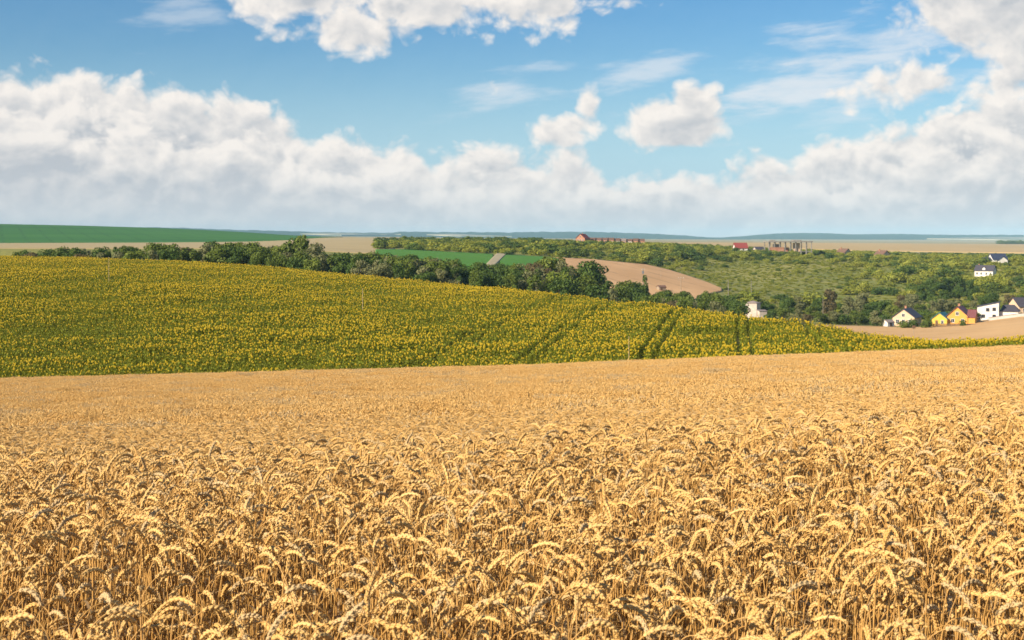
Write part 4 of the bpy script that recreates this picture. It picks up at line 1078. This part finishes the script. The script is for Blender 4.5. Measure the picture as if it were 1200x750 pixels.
# the pale house in the valley wood
h = place('pale_house', 'off white two storey house with low hipped roof behind the sunflower crest', 'house', 882.5, 500, -30, dz=0.0)
h.scale = (.84, .84, .84)
hip_shell(h, 4.9, 4.6, 6.2, 1.1, 'pinkish', 'greyroof', over=.22)
for u in (-1.1, 1.1):
    window(h, 'front', u, 4.1, 0.7, 1.1, 4.6, 4.4); window(h, 'front', u, 1.4, 0.7, 1.1, 4.6, 4.4)
    window(h, 'right', u, 4.1, 0.7, 1.1, 4.6, 4.4)
h = place('shed', 'low grey lean-to shed at the foot of the off white valley house', 'shed', 893, 492, 15, dz=2.4)
MB().prism([(-1.0, -2.5), (1.0, -2.5), (1.0, 1.2), (-1.0, 0.9)], 'x', -1.4, 1.4).build('wall', M['pinkish'], h); MB().prism([(-1.2, .92), (1.2, 1.28), (1.2, 1.38), (-1.2, 1.02)], 'x', -1.6, 1.6).build('roof', M['greyroof'], h)
h = place('hut', 'small brown hut at the lower edge of the tan dome field', 'hut', 775, 553, 20)
gable_shell(h, 3.4, 3.0, 1.9, 0.7, 'wood', 'brownroof', over=.25); door(h, 'front', -.6, 3.4, 3.0, 1.7, .8)
h.scale = (.85, .85, .85)

# the slope and the ridge
h = place('white_house', 'big white house with dark roof and dormer standing alone on the green slope', 'house', 1155, 745, -34)
h.scale = (.82, .82, .82)
r_ = gable_shell(h, 11.5, 8.0, 3.6, 3.2, 'white', 'slate', over=.45, chim=(-4.2, 0.7))
for u in (-4.2, -1.6, 1.6, 4.2): window(h, 'front', u, 1.0, 1.0, 1.4, 11.5, 8.0)
for u in (-2.0, 2.0): window(h, 'right', u, 1.0, 1.0, 1.4, 11.5, 8.0); window(h, 'left', u, 1.0, 1.0, 1.4, 11.5, 8.0)
window(h, 'right', 0, 4.0, 1.0, 1.2, 11.5, 8.0)
dm = MB().prism([(-.9, 3.7), (.9, 3.7), (.9, 5.0), (0, 5.7), (-.9, 5.0)], 'y', -3.7, -1.2).build('dormer', M['white'], h)
MB().prism([(-1.2, 4.85), (0, 5.75), (1.2, 4.85), (1.2, 5.0), (0, 5.92), (-1.2, 5.0)], 'y', -3.95, -1.0).build('roof', M['slate'], dm)
h = place('villa', 'house with long blue black roof and white gable on the plateau at right', 'house', 1169, 905, 8)
gable_shell(h, 9.5, 7.5, 2.6, 3.4, 'white', 'blueroof', over=.5)
MB().prism([(-1.8, -1), (4.2, -1), (4.2, 1.9), (1.2, 4.1), (-1.8, 1.9)], 'y', -5.2, -3.753).build('gable_bay', M['white'], h)
MB().prism([(-2.3, 1.65), (1.2, 4.2), (4.7, 1.65), (4.7, 1.85), (1.2, 4.45), (-2.3, 1.85)], 'y', -5.5, -3.5).build('roof', M['blueroof'], h)
MB().box(-9.5, -4.76, -2.6, 2.6, -1, 1.7).build('wing', M['white'], h)
MB().prism([(-3.1, 1.72), (0, 3.6), (3.1, 1.72), (3.1, 1.9), (0, 3.82), (-3.1, 1.9)], 'x', -9.9, -4.9).build('roof', M['blueroof'], h)
for (px_h, D_h, lb) in ((989, 985, 'brown roofed house with cream gable on the ridge right of the concrete frame'), (1034, 955, 'brown roofed house with cream gable on the plateau above the middle of the slope')):
    h = place('house', lb, 'house', px_h, D_h, 122, dz=0.3)
    gable_shell(h, 7.6, 6.6, 2.3, 2.6, 'cream', 'brownroof', over=.5, chim=(1.8, .7))
    window(h, 'left', -1.6, .8, 1, 1.2, 7.6, 6.6); window(h, 'left', 1.4, .8, 1, 1.2, 7.6, 6.6); window(h, 'left', 0, 2.9, .8, .9, 7.6, 6.6)
h = place('house', 'house with bright red roof standing alone on the ridge', 'house', 867.5, 1000, 6, dz=0.6)
gable_shell(h, 8.6, 7.4, 2.6, 3.3, 'white', 'redroof', over=.5); window(h, 'front', -2.4, .9, 1, 1.1, 8.6, 7.4); window(h, 'front', 1.2, .9, 1, 1.1, 8.6, 7.4)
h = place('house', 'low dark roofed house between the red roof and the concrete frame', 'house', 889, 1020, 20, dz=0.4)
gable_shell(h, 6.6, 6.0, 1.9, 2.1, 'pinkish', 'slate', over=.4); window(h, 'front', 0, .7, 1, 1, 6.6, 6.0)
h = place('house', 'orange brick house with steep red roof at the left end of the ridge row', 'house', 683, 1000, 60, dz=2.0)
h.scale = (.85, .85, .85)
gable_shell(h, 9.0, 8.2, 3.0, 3.4, 'brick', 'redroof', over=.5, chim=(1.5, 1))
for u in (-2.2, 0.2, 2.2): window(h, 'left', u, .9, .9, 1.3, 9.0, 8.2)
window(h, 'left', 0, 3.6, 1.0, 1.2, 9.0, 8.2)
rowrng = random.Random(4)
for i in range(9):
    h = place('row_house', 'unfinished brick row house with brown roof on the ridge', 'house', 694.5 + 7.2 * i, 1010 + i, -8 + rowrng.uniform(-4, 4), 'brick row houses on the ridge', dz=0.9)
    gable_shell(h, 4.1, 7, 2.7 + rowrng.uniform(-.2, .3), 1.5, 'brick' if i not in (4, 6) else 'pinkish', 'brownroof' if i != 5 else 'greyroof', over=.15)
    window(h, 'front', -.9, .8, .9, 1.3, 4.1, 7); window(h, 'front', .9, .8, .9, 1.3, 4.1, 7)

# unfinished concrete frame
h = place('unfinished_building', 'unfinished concrete frame building with rows of bare columns on the ridge', 'building', 923.5, 985, 7, dz=0.9)
LW, DW, HT = 31.0, 11.0, 7.9; nx, ny = 9, 2
mb = MB().box(-LW / 2 - .4, LW / 2 + .4, -DW / 2 - .4, DW / 2 + .4, HT, HT + .8); mb.build('roof_slab', M['concrete'], h)
MB().box(-LW / 2 + .05, LW / 2 - .05, -DW / 2 + .05, DW / 2 - .05, 1.2, 1.5).build('floor_slab', M['concrete'], h)
for i in range(nx):
    for j in range(ny):
        xc_, yc_ = -LW / 2 + .4 + (LW - .8) * i / (nx - 1), -DW / 2 + .4 + (DW - .8) * j / (ny - 1)
        MB().box(xc_ - .27, xc_ + .27, yc_ - .27, yc_ + .27, 1.503, HT - .003).build('column', M['concrete'], h)
        MB().box(xc_ - .36, xc_ + .36, yc_ - .36, yc_ + .36, -2, 1.197).build('footing', M['concrete'], h)
MB().box(-LW / 2 + .8, -LW / 2 + 11.0, -DW / 2 + .1, -DW / 2 + .06 + .3, 1.51, 4.4).box(-LW / 2 + .6, -LW / 2 + 9.0, -DW / 2 - .1, -DW / 2 + .04, -1.5, 1.15).build('brick_infill', M['brick'], h)
MB().box(3.0, 8.0, -DW / 2 + 4, -DW / 2 + 4.25, 1.51, 7.4).build('pale_infill', M['cream'], h)
MB().box(-9.5, -4.0, DW / 2 - 1.2, DW / 2 - 1.0, 1.51, 6.6).build('rear_infill', M['pinkish'], h)
MB().box(-6.0, 0.5, -DW / 2 + 5, -DW / 2 + 5.3, 1.51, 4.3).build('rear_infill', M['brick'], h)
MB().box(-13.2, -9.8, -2, 1.5, HT + .803, HT + 1.5).build('stair_head', M['concrete'], h)
MB().box(3.0, 8.8, -3, 3, HT + .803, HT + 1.5).build('parapet', M['concrete'], h)

# ------------------------------------------------------------------ poles and stakes
def post(name, label, cat, px, D, ytop, r0=.09, mat='palewood', arm=0, box_=False):
    x0 = pxx(px, D); zb = Hs(x0, D); hh = -(ytop - HY) / F * D - zb
    t = thing(name, label, cat, (x0, D, zb))
    MB().tube([(0, 0, -.4), (0, 0, hh * .5), (0, 0, hh)], [r0, r0 * .85, r0 * .65], 8).build('pole', M[mat], t)
    if arm:
        MB().box(-arm, arm, -.14, -.07, hh - .75, hh - .60).build('crossarm', M['wood'], t)
        for q in (-.85, 0.0, .85):
            MB().tube([(q * arm, -.10, hh - .597), (q * arm, -.10, hh - .52), (q * arm, -.10, hh - .44), (q * arm, -.10, hh - .36)], [.05, .09, .05, .07], 6).build('insulator', M['frame'], t)
    if box_: MB().box(-.34, .34, -.55, -.14, hh - 2.0, hh - 1.0).build('transformer', M['metal'], t)
    return t
def cropD(px, y_):
    Ds = np.linspace(128, 400, 600); m_ = Ds < np.interp(px, PX, Dc); Ds = Ds[m_]
    yy_ = HY - F * (H(pxx(px, Ds), Ds) + 1.5) / Ds
    return float(Ds[np.argmin(np.abs(yy_ - y_))])
post('utility_pole', 'tall grey utility pole with transformer in front of the tan dome field', 'utility pole', 753.5, 498, 314, .17, 'wood', .55, True)
post('utility_pole', 'short dark utility pole with crossarm at the foot of the tan dome field', 'utility pole', 798, 540, 324, .15, 'wood', 1.1)
post('field_pole', 'thin pole standing in the middle of the tan dome field', 'pole', 774.5, 640, 316, .09, 'wood')
post('concrete_post', 'pale post rising from the trees at the right tip of the tan field', 'post', 853.5, 505, 328, .14, 'concrete')
post('concrete_post', 'pale post on the grassy slope above the off white valley house', 'post', 880.5, 560, 329, .13, 'concrete')
post('concrete_post', 'pale post just left of the reddish columnar tree', 'post', 964.5, 508, 346, .08, 'concrete')
post('field_pole', 'grey pole rising from the sunflowers at left centre', 'pole', 425, cropD(425, 361), 338, .055, 'palewood')
post('field_pole', 'faint thin pole high in the left part of the sunflower field', 'pole', 127.5, cropD(127.5, 330), 301, .05, 'palewood')
post('stake', 'straw coloured stake in the sunflowers by the wheat edge', 'stake', 737, 129.5, 394, .04, 'palewood')
t = post('field_post', 'dark post with a box on top in the tan valley field', 'post', 1071, 330, 385, .09, 'wood')
x0 = pxx(1071, 330); hh = -(385 - HY) / F * 330 - Hs(x0, 330)
MB().box(-.3, .3, -.25, .25, hh + .003, hh + .7).build('box', M['door'], t)

# garden bushes, field-edge shrubs and weed patches
def bush(px, D, w_, h_, k, label, group=None, cat='bush', name='garden_bush'):
    x0 = pxx(px, D)
    return tag(link(name, BM[k], None, (x0, D, Hs(x0, D) - .1), random.uniform(0, 6.28), (w_ / 4.0, w_ / 4.0, h_ / 2.9)), label, cat, group)
bush(1061, 466, 6.2, 3.0, 6, 'wide rounded bush in front of the cream gabled house')
bush(1085, 466, 6.0, 3.1, 7, 'wide rounded bush between the cream house and the yellow cottage')
bush(1070, 470, 4.5, 3.6, 8, 'darker bush at the right corner of the cream gabled house')
bush(1128, 464, 3.0, 2.8, 6, 'bush in front of the orange maroon roofed house')
bush(1042, 488, 4.0, 3.0, 9, 'dark bush behind the tiny white shed')
bush(1083, 345, 5.0, 0.5, 9, 'dark low weed patch in the valley field near the boxed post', cat='weeds', name='weed_patch')
bush(1130, 262, 3.0, 0.5, 9, 'dark low weed patch in the valley field just above the sunflowers', cat='weeds', name='weed_patch')
rtree(1091, 484, 368, 'round', 'leaf_mid', 1.2, 'small green garden tree between the cream house and the yellow cottage')
rtree(1144.5, 486, 364, 'round', 'leaf_dark', 0.9, 'small dark green tree between the orange house and the white modern house')
rtree(1178, 500, 356, 'round', 'leaf_mid', 1.1, 'green garden tree rising behind the dark roofed wing of the white modern house')
eb = random.Random(9)
for q in np.arange(968, 1046, 4.5):
    D_ = solve(q, float(np.interp(q, [955, 1050], [380.5, 382.5])), 330, 540) + eb.uniform(4, 16)
    bush(q + eb.uniform(-2, 2), D_, eb.uniform(4, 6.5), eb.uniform(2.4, 4.4), eb.choice((6, 7, 8, 9, 6)), 'leafy bush in the hedge along the valley field left of the shed', 'hedge bushes along the valley field')
for q in np.arange(1146, 1205, 6.5):
    D_ = solve(q, float(np.interp(q, [1090, 1120, 1150, 1200, 1380], [383.5, 381, 376.5, 370, 352])), 330, 520) + eb.uniform(3, 6)
    bush(q + eb.uniform(-2, 2), D_, eb.uniform(2.2, 3.6), eb.uniform(0.9, 1.5), eb.choice((6, 7, 1)), 'low bush along the field edge before the white village houses', 'low bushes before the white houses')
for q in np.arange(1040, 1210, 4.2):
    D_ = eb.uniform(505, 540)
    bush(q + eb.uniform(-2, 2), D_, eb.uniform(4, 7), eb.uniform(2.5, 4.5), eb.choice((6, 7, 8, 9, 2)), 'leafy bush in the gardens behind the village houses', 'bushes behind the village houses')
